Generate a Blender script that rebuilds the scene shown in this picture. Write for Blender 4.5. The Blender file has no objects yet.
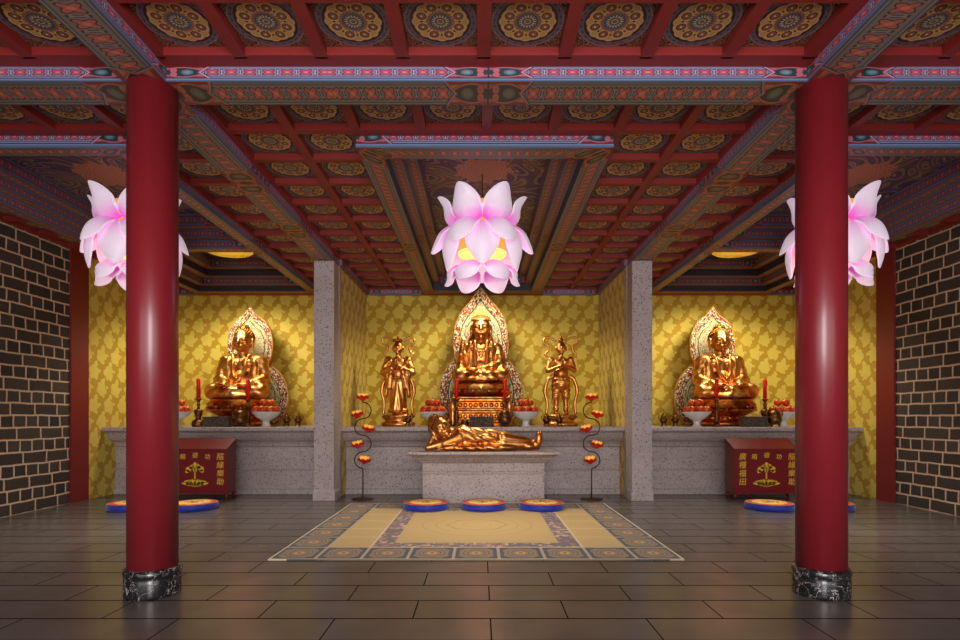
import bpy, bmesh, math, random
from mathutils import Vector, Matrix, Euler
random.seed(7)
PI = math.pi
C = bpy.context.scene.collection
SC = bpy.context.scene

# ------------------------------------------------------------------ node maths
def srgb(r, g, b):
    f = lambda c: (c/255/12.92 if c/255 <= .04045 else ((c/255+.055)/1.055)**2.4)
    return (f(r), f(g), f(b), 1.0)

class S:
    """a shader socket (or number) with arithmetic"""
    def __init__(s, t, v): s.t = t; s.v = v
    def _m(s, op, *a, clamp=False):
        n = s.t.nodes.new('ShaderNodeMath'); n.operation = op; n.use_clamp = clamp
        for i, x in enumerate((s,)+a):
            x = x.v if isinstance(x, S) else x
            if isinstance(x, (int, float)): n.inputs[i].default_value = x
            else: s.t.links.new(x, n.inputs[i])
        return S(s.t, n.outputs[0])
    def __add__(s, o): return s._m('ADD', o)
    __radd__ = __add__
    def __sub__(s, o): return s._m('SUBTRACT', o)
    def __rsub__(s, o): return S(s.t, o)._m('SUBTRACT', s)
    def __mul__(s, o): return s._m('MULTIPLY', o)
    __rmul__ = __mul__
    def __truediv__(s, o): return s._m('DIVIDE', o)
    def __lt__(s, o): return s._m('LESS_THAN', o)
    def __gt__(s, o): return s._m('GREATER_THAN', o)
    def __and__(s, o): return s._m('MULTIPLY', o)
    def __or__(s, o): return s._m('MAXIMUM', o)
    def inv(s): return 1-s
    def abs(s): return s._m('ABSOLUTE')
    def fl(s): return s._m('FLOOR')
    def fr(s): return s._m('FRACT')
    def mod(s, o): return s._m('FLOORED_MODULO', o)
    def sin(s): return s._m('SINE')
    def cos(s): return s._m('COSINE')
    def sqrt(s): return s._m('SQRT')
    def pw(s, o): return s._m('POWER', o)
    def at(s, o): return s._m('ARCTAN2', o)
    def mx(s, o): return s._m('MAXIMUM', o)
    def mn(s, o): return s._m('MINIMUM', o)
    def cl(s): return s._m('ADD', 0.0, clamp=True)
    def btw(s, a, b): return (s > a) & (s < b)
    def ss(s, a, b):
        n = s.t.nodes.new('ShaderNodeMapRange'); n.interpolation_type = 'SMOOTHSTEP'
        s.t.links.new(s.v, n.inputs[0]); n.inputs[1].default_value = a; n.inputs[2].default_value = b
        return S(s.t, n.outputs[0])

class Mat:
    def __init__(s, name):
        s.m = bpy.data.materials.new(name); s.m.use_nodes = True
        s.t = s.m.node_tree; s.b = s.t.nodes['Principled BSDF']
    def n(s, typ, **kw):
        n = s.t.nodes.new(typ)
        for k, v in kw.items(): setattr(n, k, v)
        return n
    def uv(s):
        n = s.n('ShaderNodeUVMap'); x = s.n('ShaderNodeSeparateXYZ'); s.t.links.new(n.outputs[0], x.inputs[0])
        return S(s.t, x.outputs[0]), S(s.t, x.outputs[1])
    def pos(s):
        n = s.n('ShaderNodeNewGeometry'); x = s.n('ShaderNodeSeparateXYZ'); s.t.links.new(n.outputs['Position'], x.inputs[0])
        return [S(s.t, x.outputs[i]) for i in range(3)]
    def obj(s):
        n = s.n('ShaderNodeTexCoord'); return S(s.t, n.outputs['Object'])
    def vec(s, x, y, z=0.0):
        n = s.n('ShaderNodeCombineXYZ')
        for i, a in enumerate((x, y, z)):
            if isinstance(a, S): s.t.links.new(a.v, n.inputs[i])
            else: n.inputs[i].default_value = a
        return S(s.t, n.outputs[0])
    def noise(s, v, scale, detail=3.0, rough=.5, dist=0.0):
        n = s.n('ShaderNodeTexNoise'); s.t.links.new(v.v, n.inputs['Vector'])
        n.inputs['Scale'].default_value = scale; n.inputs['Detail'].default_value = detail
        n.inputs['Roughness'].default_value = rough; n.inputs['Distortion'].default_value = dist
        return S(s.t, n.outputs[0])
    def voro(s, v, scale, feature='F1', rnd=1.0, out='Distance'):
        n = s.n('ShaderNodeTexVoronoi', feature=feature); s.t.links.new(v.v, n.inputs['Vector'])
        n.inputs['Scale'].default_value = scale; n.inputs['Randomness'].default_value = rnd
        return S(s.t, n.outputs[out])
    def mix(s, f, a, b):
        n = s.n('ShaderNodeMix', data_type='RGBA')
        if isinstance(f, S): s.t.links.new(f.v, n.inputs[0])
        else: n.inputs[0].default_value = f
        for i, c in ((6, a), (7, b)):
            if isinstance(c, S): s.t.links.new(c.v, n.inputs[i])
            else: n.inputs[i].default_value = c if len(c) == 4 else srgb(*c)
        return S(s.t, n.outputs[2])
    def col(s, c):
        if isinstance(c, S): s.t.links.new(c.v, s.b.inputs['Base Color'])
        else: s.b.inputs['Base Color'].default_value = c if len(c) == 4 else srgb(*c)
        return s
    def set(s, rough=None, metal=None, coat=None, coat_rough=None, spec=None, emit=None, estr=None, sheen=None):
        i = s.b.inputs
        def put(k, v):
            if v is None: return
            if isinstance(v, S): s.t.links.new(v.v, i[k])
            else: i[k].default_value = v
        put('Roughness', rough); put('Metallic', metal); put('Coat Weight', coat); put('Coat Roughness', coat_rough)
        put('Specular IOR Level', spec); put('Emission Strength', estr); put('Sheen Weight', sheen)
        if emit is not None:
            if isinstance(emit, S): s.t.links.new(emit.v, i['Emission Color'])
            else: i['Emission Color'].default_value = srgb(*emit)
        return s
    def bump(s, h, strength=.3, dist=.01):
        n = s.n('ShaderNodeBump'); n.inputs['Strength'].default_value = strength; n.inputs['Distance'].default_value = dist
        s.t.links.new(h.v, n.inputs['Height']); s.t.links.new(n.outputs[0], s.b.inputs['Normal']); return s

def plain(name, c, rough=.5, metal=0.0, **kw):
    m = Mat(name); m.col(c).set(rough=rough, metal=metal, **kw); return m.m

M = {}
M['red'] = plain('red_lacquer', (134, 30, 40), .38, coat=.5, coat_rough=.2)
M['rib'] = plain('red_rib_paint', (142, 40, 36), .5)
M['pier'] = plain('red_pier_paint', (120, 30, 24), .5)
M['cabinet'] = plain('donation_box_red', (112, 18, 24), .35)
M['gilt_text'] = plain('yellow_lettering', (224, 180, 50), .5)
M['wax'] = plain('red_wax', (235, 10, 12), .4)
M['iron'] = plain('brown_iron', (72, 46, 34), .4, .6)
M['white'] = plain('white_porcelain', (225, 225, 222), .2)
M['jewel'] = plain('red_jewel', (190, 40, 25), .25)
M['dark'] = plain('dark_timber', (52, 34, 24), .6)
M['wick'] = plain('wick', (40, 30, 25), .8)
M['flame_petal_red'] = plain('red_petal_glass', (226, 40, 22), .3)
M['flame_petal_yellow'] = plain('yellow_petal_glass', (250, 205, 90), .3, emit=(250, 190, 70), estr=.35)

def mk_gold(name, c1, c2, rough=.24, sc=26, bs=.25):
    m = Mat(name); v = m.obj()
    n = m.noise(v, sc*.25, 3)
    m.col(m.mix(n.ss(.35, .7), c1, c2)).set(rough=rough, metal=1.0)
    m.bump(m.noise(v, sc, 2), bs, .01)
    return m.m
M['gold'] = mk_gold('polished_gold', (208, 134, 66), (240, 178, 102), .36, 22, .08)
M['skin_gold'] = mk_gold('smooth_gold', (204, 130, 64), (236, 172, 98), .36, 10, .03)
M['hair_gold'] = mk_gold('hair_gold', (150, 92, 36), (190, 124, 54), .4, 30, .2)
M['gilt_red'] = mk_gold('red_gilt', (186, 88, 32), (222, 150, 60), .32, 40, .8)
M['bronze'] = mk_gold('aged_bronze', (96, 66, 38), (138, 98, 58), .42, 40, .6)

def mk_stoneblock():
    m = Mat('carved_dark_stone'); v = m.obj()
    n = m.voro(v, 38)
    m.col(m.mix(n.ss(.1, .6), (34, 28, 24), (92, 78, 62))).set(rough=.6); m.bump(n, .9, .02); return m.m
M['block'] = mk_stoneblock()

def mk_granite():
    m = Mat('speckled_granite'); x, y, z = m.pos(); v = m.vec(x, y, z)
    a = m.noise(v, 26, 3, .7); b = m.voro(v, 21); c = m.noise(v, 2.0, 2)
    k = m.mix(a.ss(.3, .7), (166, 153, 152), (192, 180, 178))
    k = m.mix(c.ss(.3, .7)*.35, k, (150, 134, 124))
    k = m.mix((b < .21), k, (74, 62, 64))
    m.col(k).set(rough=.45); return m.m
M['granite'] = mk_granite()

def mk_marble():
    m = Mat('black_marble'); x, y, z = m.pos(); v = m.vec(x, y, z)
    n = m.noise(v, 4.5, 4, .6, 1.2); vein = (n-.5).abs()
    n2 = m.noise(v, 14, 3, .6, .8); v2 = (n2-.5).abs()
    k = m.mix((vein.ss(.0, .009)).inv(), (30, 30, 34), (190, 184, 180))
    k = m.mix((v2.ss(.0, .012)).inv()*.3, k, (140, 138, 138))
    m.col(k).set(rough=.18, coat=.4, coat_rough=.1); return m.m
M['marble'] = mk_marble()

def mk_floor():
    m = Mat('polished_slate_floor'); x, y, z = m.pos()
    r = (y-4.158)/.407; row = r.fl(); par = row.mod(2)
    u = (x+.5)/1.155 + par*.5
    fu = u.fr(); fv = r.fr()
    du = fu.mn(fu.inv())*1.155; dv = fv.mn(fv.inv())*.407
    line = (du < .005) | (dv < .0085)
    wn = m.n('ShaderNodeTexWhiteNoise', noise_dimensions='3D'); m.t.links.new(m.vec(u.fl(), row, 0.0).v, wn.inputs['Vector'])
    w = S(m.t, wn.outputs['Value'])
    v = m.vec(x, y, z); n = m.noise(v, 1.3, 2, .5)
    k = m.mix(n.ss(.2, .8), (92, 87, 84), (110, 104, 101))
    k = m.mix(w*.45, k, (98, 88, 83))
    k = m.mix(line, k, (14, 11, 10))
    m.col(k).set(rough=.26, spec=(line.inv()*.45)); return m.m
M['floor'] = mk_floor()

def mk_brick():
    m = Mat('dark_brick_wall'); x, y, z = m.pos(); v = m.vec(x, y, z)
    wob = m.noise(v, 3.0, 2)-.5; wob2 = m.noise(v, 9.0, 2)-.5
    zz = (z+wob*.035+wob2*.012)/.19; row = zz.fl(); par = row.mod(2)
    L = .47-par*.235
    uu = (y+wob2*.02+wob*.02+row*.06)/L
    fu = uu.fr(); fv = zz.fr()
    d = (fu.mn(fu.inv())*L).mn(fv.mn(fv.inv())*.19)
    mort = d.ss(.008, .02).inv()
    wn = m.n('ShaderNodeTexWhiteNoise', noise_dimensions='3D'); m.t.links.new(m.vec(uu.fl(), row, 0.0).v, wn.inputs['Vector'])
    w = S(m.t, wn.outputs['Value']); g = m.noise(v, 45, 3, .7)
    k = m.mix(w, (50, 41, 34), (80, 66, 56)); k = m.mix(g.ss(.35, .65)*.6, k, (42, 34, 30))
    k = m.mix(mort, k, (206, 176, 150)); m.col(k).set(rough=.8)
    m.bump(d.ss(0, .03)+g*.3, .7, .02); return m.m
M['brick'] = mk_brick()

def mk_fabric():
    m = Mat('yellow_damask_wall'); x, y, z = m.pos(); h = x+y
    v0 = m.vec(h, z, 0.0)
    nx = m.noise(v0, 6, 1)-.5; ny = m.noise(m.vec(h+7.3, z, 3.0), 6, 1)-.5
    hh = h+nx*.05; zz = z+ny*.05
    # staggered blossoms with lobes + small buds between them
    def bloom(hh, zz, px, pz, ox, oz, R, A, lob, st=.5):
        r = (zz+oz)/pz; row = r.fl(); u = (hh+ox)/px+row*st
        du = (u.fr()-.5)*px; dv = (r.fr()-.5)*pz
        th = dv.at(du); d = (du*du+dv*dv).sqrt()
        return d < ((th*(lob*.5)+row*1.7+u.fl()*2.3).cos().abs()*A+R)
    k = bloom(hh, zz, .40, .31, 0, 0, .112, .032, 5) | bloom(hh, zz, .40, .31, .15, .16, .04, .02, 3)
    k = k | bloom(hh, zz, .20, .155, .04, .05, .022, .012, 4)
    big = m.noise(v0, 1.1, 2)
    c = m.mix(k, (184, 148, 42), (216, 194, 84))
    c = m.mix(big.ss(.4, .7)*.25, c, (190, 150, 40))
    m.col(c).set(rough=.7, spec=.25, sheen=.1)
    return m.m
M['fabric'] = mk_fabric()

def mk_mandala():
    m = Mat('mandala_panel'); u, v = m.uv(); x = u*2-1; y = v*2-1
    r = (x*x+y*y).sqrt(); th = y.at(x); sq = x.abs().mx(y.abs())
    vv = m.vec(u, v, 0.0)
    def fold(n, ph=0.0): return ((th+ph).mod(2*PI/n)-PI/n)
    scr = (m.noise(vv, 7, 1, .5, 2.0)*8).fr()
    k = m.mix(scr < .32, (58, 22, 18), (176, 128, 96))
    k = m.mix(r < .95, k, (50, 20, 20)); k = m.mix(r.btw(.93, .955), k, (150, 130, 120))
    k = m.mix(r < .93, k, (106, 96, 112))
    dash = (th*24).sin() > .3
    k = m.mix(r.btw(.85, .89) & dash, k, (54, 56, 88)); k = m.mix(r < .80, k, (60, 24, 20))
    f8 = fold(8); lob = (th*8).cos().abs()*.04+(th*4).cos().abs()*.03+.68
    k = m.mix(r < lob+.02, k, (120, 84, 56)); k = m.mix(r < lob, k, (214, 176, 114)); k = m.mix(r < lob-.035, k, (198, 156, 92))
    cx = r*(f8).cos()-.52; cy = r*(f8).sin(); dd = (cx*cx+cy*cy).sqrt()
    k = m.mix(dd < .17, k, (220, 178, 108)); k = m.mix(dd < .135, k, (110, 66, 48)); k = m.mix(dd < .09, k, (146, 96, 72)); k = m.mix(dd < .028, k, (240, 215, 170))
    f8b = fold(8, PI/8); ex = r*f8b.cos()-.5; ey = r*f8b.sin(); de = (ex*ex+ey*ey).sqrt()
    k = m.mix(de < .035, k, (80, 34, 28))
    k = m.mix(r < .37+.02*(th*24).cos(), k, (150, 98, 78)); k = m.mix(r < .29, k, (74, 84, 98))
    st = r < (.19+.05*(th*16).cos()); k = m.mix(st, k, (206, 190, 150)); k = m.mix(r < .15, k, (100, 92, 86)); k = m.mix(r.btw(.06, .09), k, (200, 170, 110))
    k = m.mix(sq > .955, k, (52, 20, 18)); k = m.mix(sq.btw(.965, .98), k, (170, 130, 90))
    m.col(k).set(rough=.5); return m.m
M['mandala'] = mk_mandala()

def mk_beam(name, c):
    """u = metres from the segment's end, v = 0..1 across; c holds the palette"""
    m = Mat(name); u, v0 = m.uv(); w = c['w']
    e = c.get('edge_stripes', 0.0); v = (v0-e)*(1/(1-e)) if e else v0
    p = u/w; a = (v-.5).abs()
    q = (p.fr()-.5)*.8; b = v-.5
    rr = (q*q+b*b).sqrt()+.0001
    c4 = 1-(8*(q*q)*(b*b))/(rr*rr*rr*rr)
    R = .225-.075*c4
    band = m.mix(a > .34, c['ground'], c['line2'])
    br = (q.abs() > .33) & (a < .27) & (((a*30).sin()) > -.2)
    band = m.mix(br, band, c['dark']); band = m.mix((q.abs() > .37) & (a < .2), band, c['light'])
    band = m.mix(rr < R+.05, band, c['dark']); band = m.mix(rr < R, band, c['flower']); band = m.mix(rr < .09, band, c['flower2'])
    band = m.mix(a > .38, band, c['navy']); band = m.mix(a.btw(.41, .445), band, c['light']); band = m.mix(a.btw(.445, .475), band, c['line'])
    # ornament at the end of a segment
    g = .40-((p-.95)*(p-.95))*.22+(p > 1.0)*(-.06)*(p-1.0)
    k = g-a
    o = m.mix(a > .36, c['edge'], c['red'])
    o = m.mix((k > -.07), o, c['dark']); o = m.mix((k > -.055), o, c['pink']); o = m.mix(k > 0, o, c['edge']); o = m.mix(k > .03, o, c['green'])
    dx = p-1.15; d1 = (dx*dx+(a*a)*2.2).sqrt(); o = m.mix((d1 < .34) & (k > .03), o, c['light2']); o = m.mix(d1 < .2, o, c['teal'])
    cx = p-.42; cy = a-.17; d2 = (cx*cx+cy*cy).sqrt()
    o = m.mix((d2 < .19), o, c['pink']); o = m.mix(d2 < .13, o, c['edge']); o = m.mix(d2 < .08, o, c['pink']); o = m.mix(p < .05, o, c['dark'])
    s = p-(1.95+a*1.1)
    o = m.mix(s > -.26, o, c['pink']); o = m.mix(s > -.17, o, c['light']); o = m.mix(s > -.09, o, c['navy'])
    col = m.mix(s > 0, o, band) if c.get('ends', 1) else band
    if e: 
        col = m.mix(v0 < e, col, c['navy']); col = m.mix(v0 < e*.85, col, c['stripe']); col = m.mix(v0 < e*.5, col, c['line']); col = m.mix(v0 < e*.2, col, c['light2'])
    m.col(col).set(rough=.5); return m.m
PB = dict(w=.155, edge_stripes=.22, stripe=(120, 140, 170), ground=(150, 134, 160), line2=(96, 110, 160), dark=(44, 40, 62), light=(190, 176, 206), flower=(190, 84, 102), flower2=(222, 128, 138),
          navy=(44, 50, 104), line=(74, 98, 150), edge=(170, 112, 132), red=(120, 40, 56), pink=(200, 96, 108), green=(34, 62, 66), light2=(92, 110, 130), teal=(110, 150, 160))
PO = dict(w=.155, ground=(132, 118, 108), line2=(116, 108, 104), dark=(66, 56, 50), light=(142, 140, 136), flower=(188, 98, 82), flower2=(212, 126, 104),
          navy=(70, 72, 74), line=(104, 104, 98), edge=(176, 118, 88), red=(132, 60, 44), pink=(176, 84, 66), green=(62, 66, 42), light2=(110, 96, 80), teal=(110, 120, 86))
M['blue_face'] = mk_beam('blue_painted_band', PB)
M['bottom'] = mk_beam('ochre_painted_band', PO)
M['strip'] = mk_beam('well_ochre_band', dict(PO, w=.12, flower=(196, 92, 72), ground=(128, 110, 96)))
M['strip_wide'] = mk_beam('well_wide_ochre_band', dict(PO, w=.13))
M['strip_blue'] = mk_beam('well_blue_band', dict(PB, w=.12, edge_stripes=0, ground=(98, 88, 104), navy=(34, 34, 54), line=(66, 74, 98), flower=(160, 74, 76), flower2=(186, 104, 98), light=(150, 138, 150), edge=(140, 92, 100), pink=(160, 80, 84), stripe=(110, 120, 140)))
M['navy'] = plain('dark_blue_riser', (44, 44, 66), .5)

def mk_cloud():
    m = Mat('scroll_cloud_painting'); u, v = m.uv(); x = u; y = v
    vv = m.vec(x, y, 0.0)
    n = m.noise(vv, 1.25, 0.5, .4, 1.9)
    f = (n*8.5).fr()
    ang = y.at(x)
    r = (x*x+y*y).sqrt()
    k = m.mix(m.noise(vv, 2.0, 1).ss(.52, .58), (70, 56, 104), (96, 76, 78))
    k = m.mix(f < .36, k, (170, 142, 102)); k = m.mix(f.btw(.09, .26), k, (100, 86, 98))
    ruff = .36+.035*(ang*9).cos()+.02*(ang*21).sin()
    pet = (r*17+((ang*14).sin())*.9).fr()
    k = m.mix(r < ruff, k, (170, 116, 100)); k = m.mix((r < ruff-.03) & (pet < .4), k, (132, 86, 76)); k = m.mix((r < ruff-.03) & pet.btw(.4, .55), k, (214, 158, 124))
    m.col(k).set(rough=.5); return m.m
M['cloud'] = mk_cloud()

def mk_sun():
    m = Mat('gilded_sun_disc'); u, v = m.uv(); vv = m.vec(u, v, 0.0)
    n = (m.noise(vv, 7, 2, .5, 1.5)*6).fr()
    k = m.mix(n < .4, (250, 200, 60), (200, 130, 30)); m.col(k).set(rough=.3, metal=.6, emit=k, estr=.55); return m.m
M['sun'] = mk_sun()

def mk_rug():
    m = Mat('patterned_rug'); u, v = m.uv()
    cu = u-4.5; cv = v-3.5
    du = 4.5-cu.abs(); dv = 3.5-cv.abs(); e = du.mn(dv)
    fu = u.fr()-.5; fv = v.fr()-.5; r = (fu*fu+fv*fv).sqrt(); ed = fu.abs().mx(fv.abs())
    vv = m.vec(u, v, 0.0)
    t = m.mix(r < .40, (8, 30, 42), (140, 108, 58)); oc = (fu.abs()+fv.abs())
    t = m.mix((ed < .38) & (oc < .62), (8, 30, 42), (142, 110, 60))
    ring = (r*11).fr(); t = m.mix((r < .38) & (ring < .42), t, (92, 74, 48)); t = m.mix(r < .12, t, (198, 150, 70)); t = m.mix(r < .05, t, (70, 54, 40))
    t = m.mix(ed > .465, t, (176, 152, 122))
    gl = m.mix(((r*9).fr() < .14) & (r < .42), (192, 158, 80), (172, 138, 62)); gl = m.mix((fv.abs() > .485), gl, (222, 196, 130))
    mo = m.voro(m.vec(u*1.0, v*1.0, 0.0), 9, out='Color'); sx = m.n('ShaderNodeSeparateColor'); m.t.links.new(mo.v, sx.inputs[0])
    q = S(m.t, sx.outputs[0]); mos = m.mix(q > .45, (150, 104, 84), (98, 72, 66)); mos = m.mix(q > .75, mos, (78, 76, 100)); mos = m.mix(q < .15, mos, (196, 164, 128))
    rr = (cu*cu+(cv*1.15)*(cv*1.15)).sqrt(); ln = ((rr*2.6).fr() < .07) & (rr < 1.9)
    lob = ((cv.at(cu)*8).cos()*.05+.8); ln = ln | ((rr-lob).abs() < .03)
    cf = m.mix(ln, (188, 154, 78), (166, 130, 58))
    inner = (du > 2.0) & (dv > 1.0)
    k = m.mix(e > 1.0, t, gl)
    dm = (du-2.0).mn(dv-1.0)
    k = m.mix(dm > -.03, k, (206, 184, 140)); k = m.mix(dm > .03, k, mos); k = m.mix((du-2.5).mn(dv-1.42) > 0, k, cf)
    k = m.mix((du.mn(dv)) < .045, k, (214, 196, 160))
    m.col(k).set(rough=.75, sheen=.2); return m.m
M['rug'] = mk_rug()

def mk_cushion_top():
    m = Mat('embroidered_cushion_top'); u, v = m.uv(); x = u; y = v; r = (x*x+y*y).sqrt(); th = y.at(x)
    k = m.mix(r < .93, (220, 130, 80), (205, 60, 34)); k = m.mix(r < .93-.05*(th*8).cos().abs(), k, (226, 84, 40)); k = m.mix(r < .72+.03*(th*10).cos(), k, (246, 214, 110))
    k = m.mix(r.btw(.30, .40) & ((th*3).sin() > -.2), k, (208, 60, 48)); k = m.mix(r < .2+.08*(th*5).cos(), k, (120, 140, 60)); k = m.mix(r < .09, k, (220, 70, 60))
    m.col(k).set(rough=.7); return m.m
M['cush_top'] = mk_cushion_top()
def mk_cushion_side():
    m = Mat('blue_cushion_side'); u, v = m.uv(); s = ((u*16).fr()-.5).abs(); k = (v > .62+.5*s) & (v < .97)
    m.col(m.mix(k, (14, 40, 168), (8, 20, 92))).set(rough=.6, sheen=.3); return m.m
M['cush_side'] = mk_cushion_side()

def mk_halo(name, base):
    """u = 0 centre .. 1 rim, v along the rim in metres"""
    m = Mat(name); u, v = m.uv(); vv = m.vec(u*1.4, v, 0.0)
    n = m.voro(vv, 24, out='Color'); sx = m.n('ShaderNodeSeparateColor'); m.t.links.new(n.v, sx.inputs[0]); q = S(m.t, sx.outputs[0])
    d = m.voro(vv, 24)
    sp = m.mix(q > .36, (158, 60, 36), (226, 212, 182)); sp = m.mix(q > .72, sp, base); sp = m.mix(d > .62, sp, (90, 60, 40))
    ins = m.mix(((u*26).fr() < .4), (206, 190, 150), (190, 158, 96)); ins = m.mix((q > .8), ins, (96, 110, 80))
    k = m.mix(u > .78, ins, sp); k = m.mix(u.btw(.755, .785), k, (66, 104, 76)); k = m.mix(u.btw(.735, .755), k, (236, 220, 180)); k = m.mix(u.btw(.62, .64), k, (60, 96, 70))
    k = m.mix(u > .975, k, (190, 140, 70))
    m.col(k).set(rough=.45, metal=.25); m.bump(d, .8, .02); return m.m
M['halo'] = mk_halo('carved_halo', (196, 160, 92))
M['halo_gold'] = mk_halo('gilt_carved_halo', (226, 160, 60))

def mk_petal():
    m = Mat('lotus_petal'); u, v = m.uv()
    a = (v-.5).abs()*2
    vein = m.noise(m.vec(u*.6, v*9, 0.0), 3, 2)
    t = (u*1.25-a*.06+(vein-.5)*.22-a*a*.1)
    f = t.ss(.06, .85)
    k = m.mix(f, (224, 88, 200), (238, 218, 236)); k = m.mix((a > .88)*.8, k, (246, 226, 242))
    m.col(k).set(rough=.4, emit=k, estr=.38); return m.m
M['petal'] = mk_petal()
M['drum'] = plain('amber_drum', (236, 160, 60), .5, emit=(240, 168, 70), estr=.6)
M['disc'] = plain('glowing_disc', (255, 245, 120), .5, emit=(255, 244, 120), estr=1.0)

def mk_apple():
    m = Mat('red_apple_skin'); v = m.obj(); n = m.noise(v, 14, 3)
    sx = m.n('ShaderNodeSeparateXYZ'); m.t.links.new(v.v, sx.inputs[0]); z = S(m.t, sx.outputs[2])
    k = m.mix((n+z*4).ss(.5, 1.0), (196, 52, 14), (236, 150, 46)); m.col(k).set(rough=.3); return m.m
M['apple'] = mk_apple()

# ------------------------------------------------------------------ mesh helpers
class MB:
    def __init__(s): s.v = []; s.f = []; s.m = []; s.uv = []; s.sm = []
    def quad(s, pts, mat=0, uv=None, smooth=False):
        i = len(s.v); s.v += [tuple(p) for p in pts]; s.f.append(tuple(range(i, i+len(pts)))); s.m.append(mat)
        s.uv.append(uv or [(0, 0)]*len(pts)); s.sm.append(smooth)
    def box(s, x0, x1, y0, y1, z0, z1, mat=0, mats=None):
        P = [(x0,y0,z0),(x1,y0,z0),(x1,y1,z0),(x0,y1,z0),(x0,y0,z1),(x1,y0,z1),(x1,y1,z1),(x0,y1,z1)]
        i = len(s.v); s.v += P
        for k, (f, w) in enumerate((((0,3,2,1), 'b'), ((4,5,6,7), 't'), ((0,1,5,4), 'f'), ((2,3,7,6), 'k'), ((1,2,6,5), 'r'), ((3,0,4,7), 'l'))):
            s.f.append(tuple(i+q for q in f)); s.m.append((mats or {}).get(w, mat)); s.uv.append([(0,0),(1,0),(1,1),(0,1)]); s.sm.append(False)
        return s
    def grid(s, pts, mat=0, uvs=None, smooth=True, closeu=False, flip=False):
        """pts[i][j] rows"""
        n = len(pts); k = len(pts[0]); i0 = len(s.v)
        for r in pts: s.v += [tuple(p) for p in r]
        for i in range(n-1):
            for j in range(k if closeu else k-1):
                j2 = (j+1) % k
                q = [(i, j), (i, j2), (i+1, j2), (i+1, j)]
                if flip: q = q[::-1]
                s.f.append(tuple(i0+a*k+b for a, b in q)); s.m.append(mat); s.sm.append(smooth)
                if uvs:
                    uu = []
                    for a, b in q:
                        t = uvs[a][b]
                        if closeu and j2 == 0 and b == 0: t = uvs[a][0] if not callable(uvs) else t; t = (uvs[a][k-1][0]+(uvs[a][1][0]-uvs[a][0][0]), t[1])
                        uu.append(t)
                    s.uv.append(uu)
                else: s.uv.append([(0, 0)]*4)
        return s
    def lathe(s, prof, seg=32, mat=0, c=(0, 0, 0), cap=True, sx=1, sy=1):
        """prof = [(r, z)] from bottom to top"""
        pts = [[(c[0]+r*sx*math.cos(2*PI*j/seg), c[1]+r*sy*math.sin(2*PI*j/seg), c[2]+z) for j in range(seg)] for r, z in prof]
        uvs = [[(j/seg, i/(len(prof)-1)) for j in range(seg)] for i in range(len(prof))]
        i0 = len(s.v); s.grid(pts, mat, uvs, True, True)
        if cap:
            s.f.append(tuple(i0+j for j in range(seg))[::-1]); s.m.append(mat); s.sm.append(False); s.uv.append([(0, 0)]*seg)
            t = i0+(len(prof)-1)*seg
            s.f.append(tuple(t+j for j in range(seg))); s.m.append(mat); s.sm.append(False); s.uv.append([(math.cos(2*PI*j/seg), math.sin(2*PI*j/seg)) for j in range(seg)])
        return s
    def tube(s, path, r, seg=10, mat=0, cap=True):
        n = len(path); P = [Vector(p) for p in path]; rows = []
        up = Vector((0, 0, 1)); N = None
        for i in range(n):
            T = (P[min(i+1, n-1)]-P[max(i-1, 0)]).normalized()
            if N is None: N = T.orthogonal().normalized()
            N = (N-T*N.dot(T)).normalized(); B = T.cross(N)
            rr = r[i] if isinstance(r, (list, tuple)) else r
            rows.append([P[i]+N*(rr*math.cos(2*PI*j/seg))+B*(rr*math.sin(2*PI*j/seg)) for j in range(seg)])
        i0 = len(s.v); s.grid(rows, mat, None, True, True)
        if cap:
            for st, rev in ((i0, True), (i0+(n-1)*seg, False)):
                t = tuple(st+j for j in range(seg)); s.f.append(t[::-1] if rev else t); s.m.append(mat); s.sm.append(False); s.uv.append([(0, 0)]*seg)
        return s
    def ell(s, c, r, mat=0, seg=12, rings=8, rot=None):
        R = rot if rot is not None else Matrix.Identity(3); c = Vector(c)
        rows = []
        for i in range(1, rings):
            a = PI*i/rings
            rows.append([c+R@Vector((r[0]*math.sin(a)*math.cos(2*PI*j/seg), r[1]*math.sin(a)*math.sin(2*PI*j/seg), -r[2]*math.cos(a))) for j in range(seg)])
        i0 = len(s.v); s.grid(rows, mat, None, True, True)
        b = len(s.v); s.v += [tuple(c+R@Vector((0, 0, -r[2]))), tuple(c+R@Vector((0, 0, r[2])))]
        for j in range(seg):
            j2 = (j+1) % seg
            s.f.append((b, i0+j2, i0+j)); t = i0+(rings-2)*seg; s.f.append((b+1, t+j, t+j2))
            for _ in range(2): s.m.append(mat); s.sm.append(True); s.uv.append([(0, 0)]*3)
        return s
    def cap(s, a, b, r1, r2=None, mat=0, seg=12):
        """tapered capsule"""
        r2 = r1 if r2 is None else r2
        s.ell(a, (r1,)*3, mat, seg, 8); s.ell(b, (r2,)*3, mat, seg, 8)
        s.tube([a, b], [r1, r2], seg, mat); return s
    def prism(s, poly, y0, y1, mat=0, edge=None):
        """polygon in XZ extruded along Y (poly counter-clockwise seen from -Y)"""
        n = len(poly); i = len(s.v); s.v += [(x, y0, z) for x, z in poly]+[(x, y1, z) for x, z in poly]
        s.f.append(tuple(range(i, i+n))); s.f.append(tuple(range(i+2*n-1, i+n-1, -1)))
        s.m += [mat]*2; s.sm += [False]*2; s.uv += [[(0, 0)]*n]*2
        for k in range(n):
            k2 = (k+1) % n
            s.f.append((i+k, i+n+k, i+n+k2, i+k2)); s.m.append(mat if edge is None else edge); s.sm.append(False); s.uv.append([(0, 0)]*4)
        return s
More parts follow.
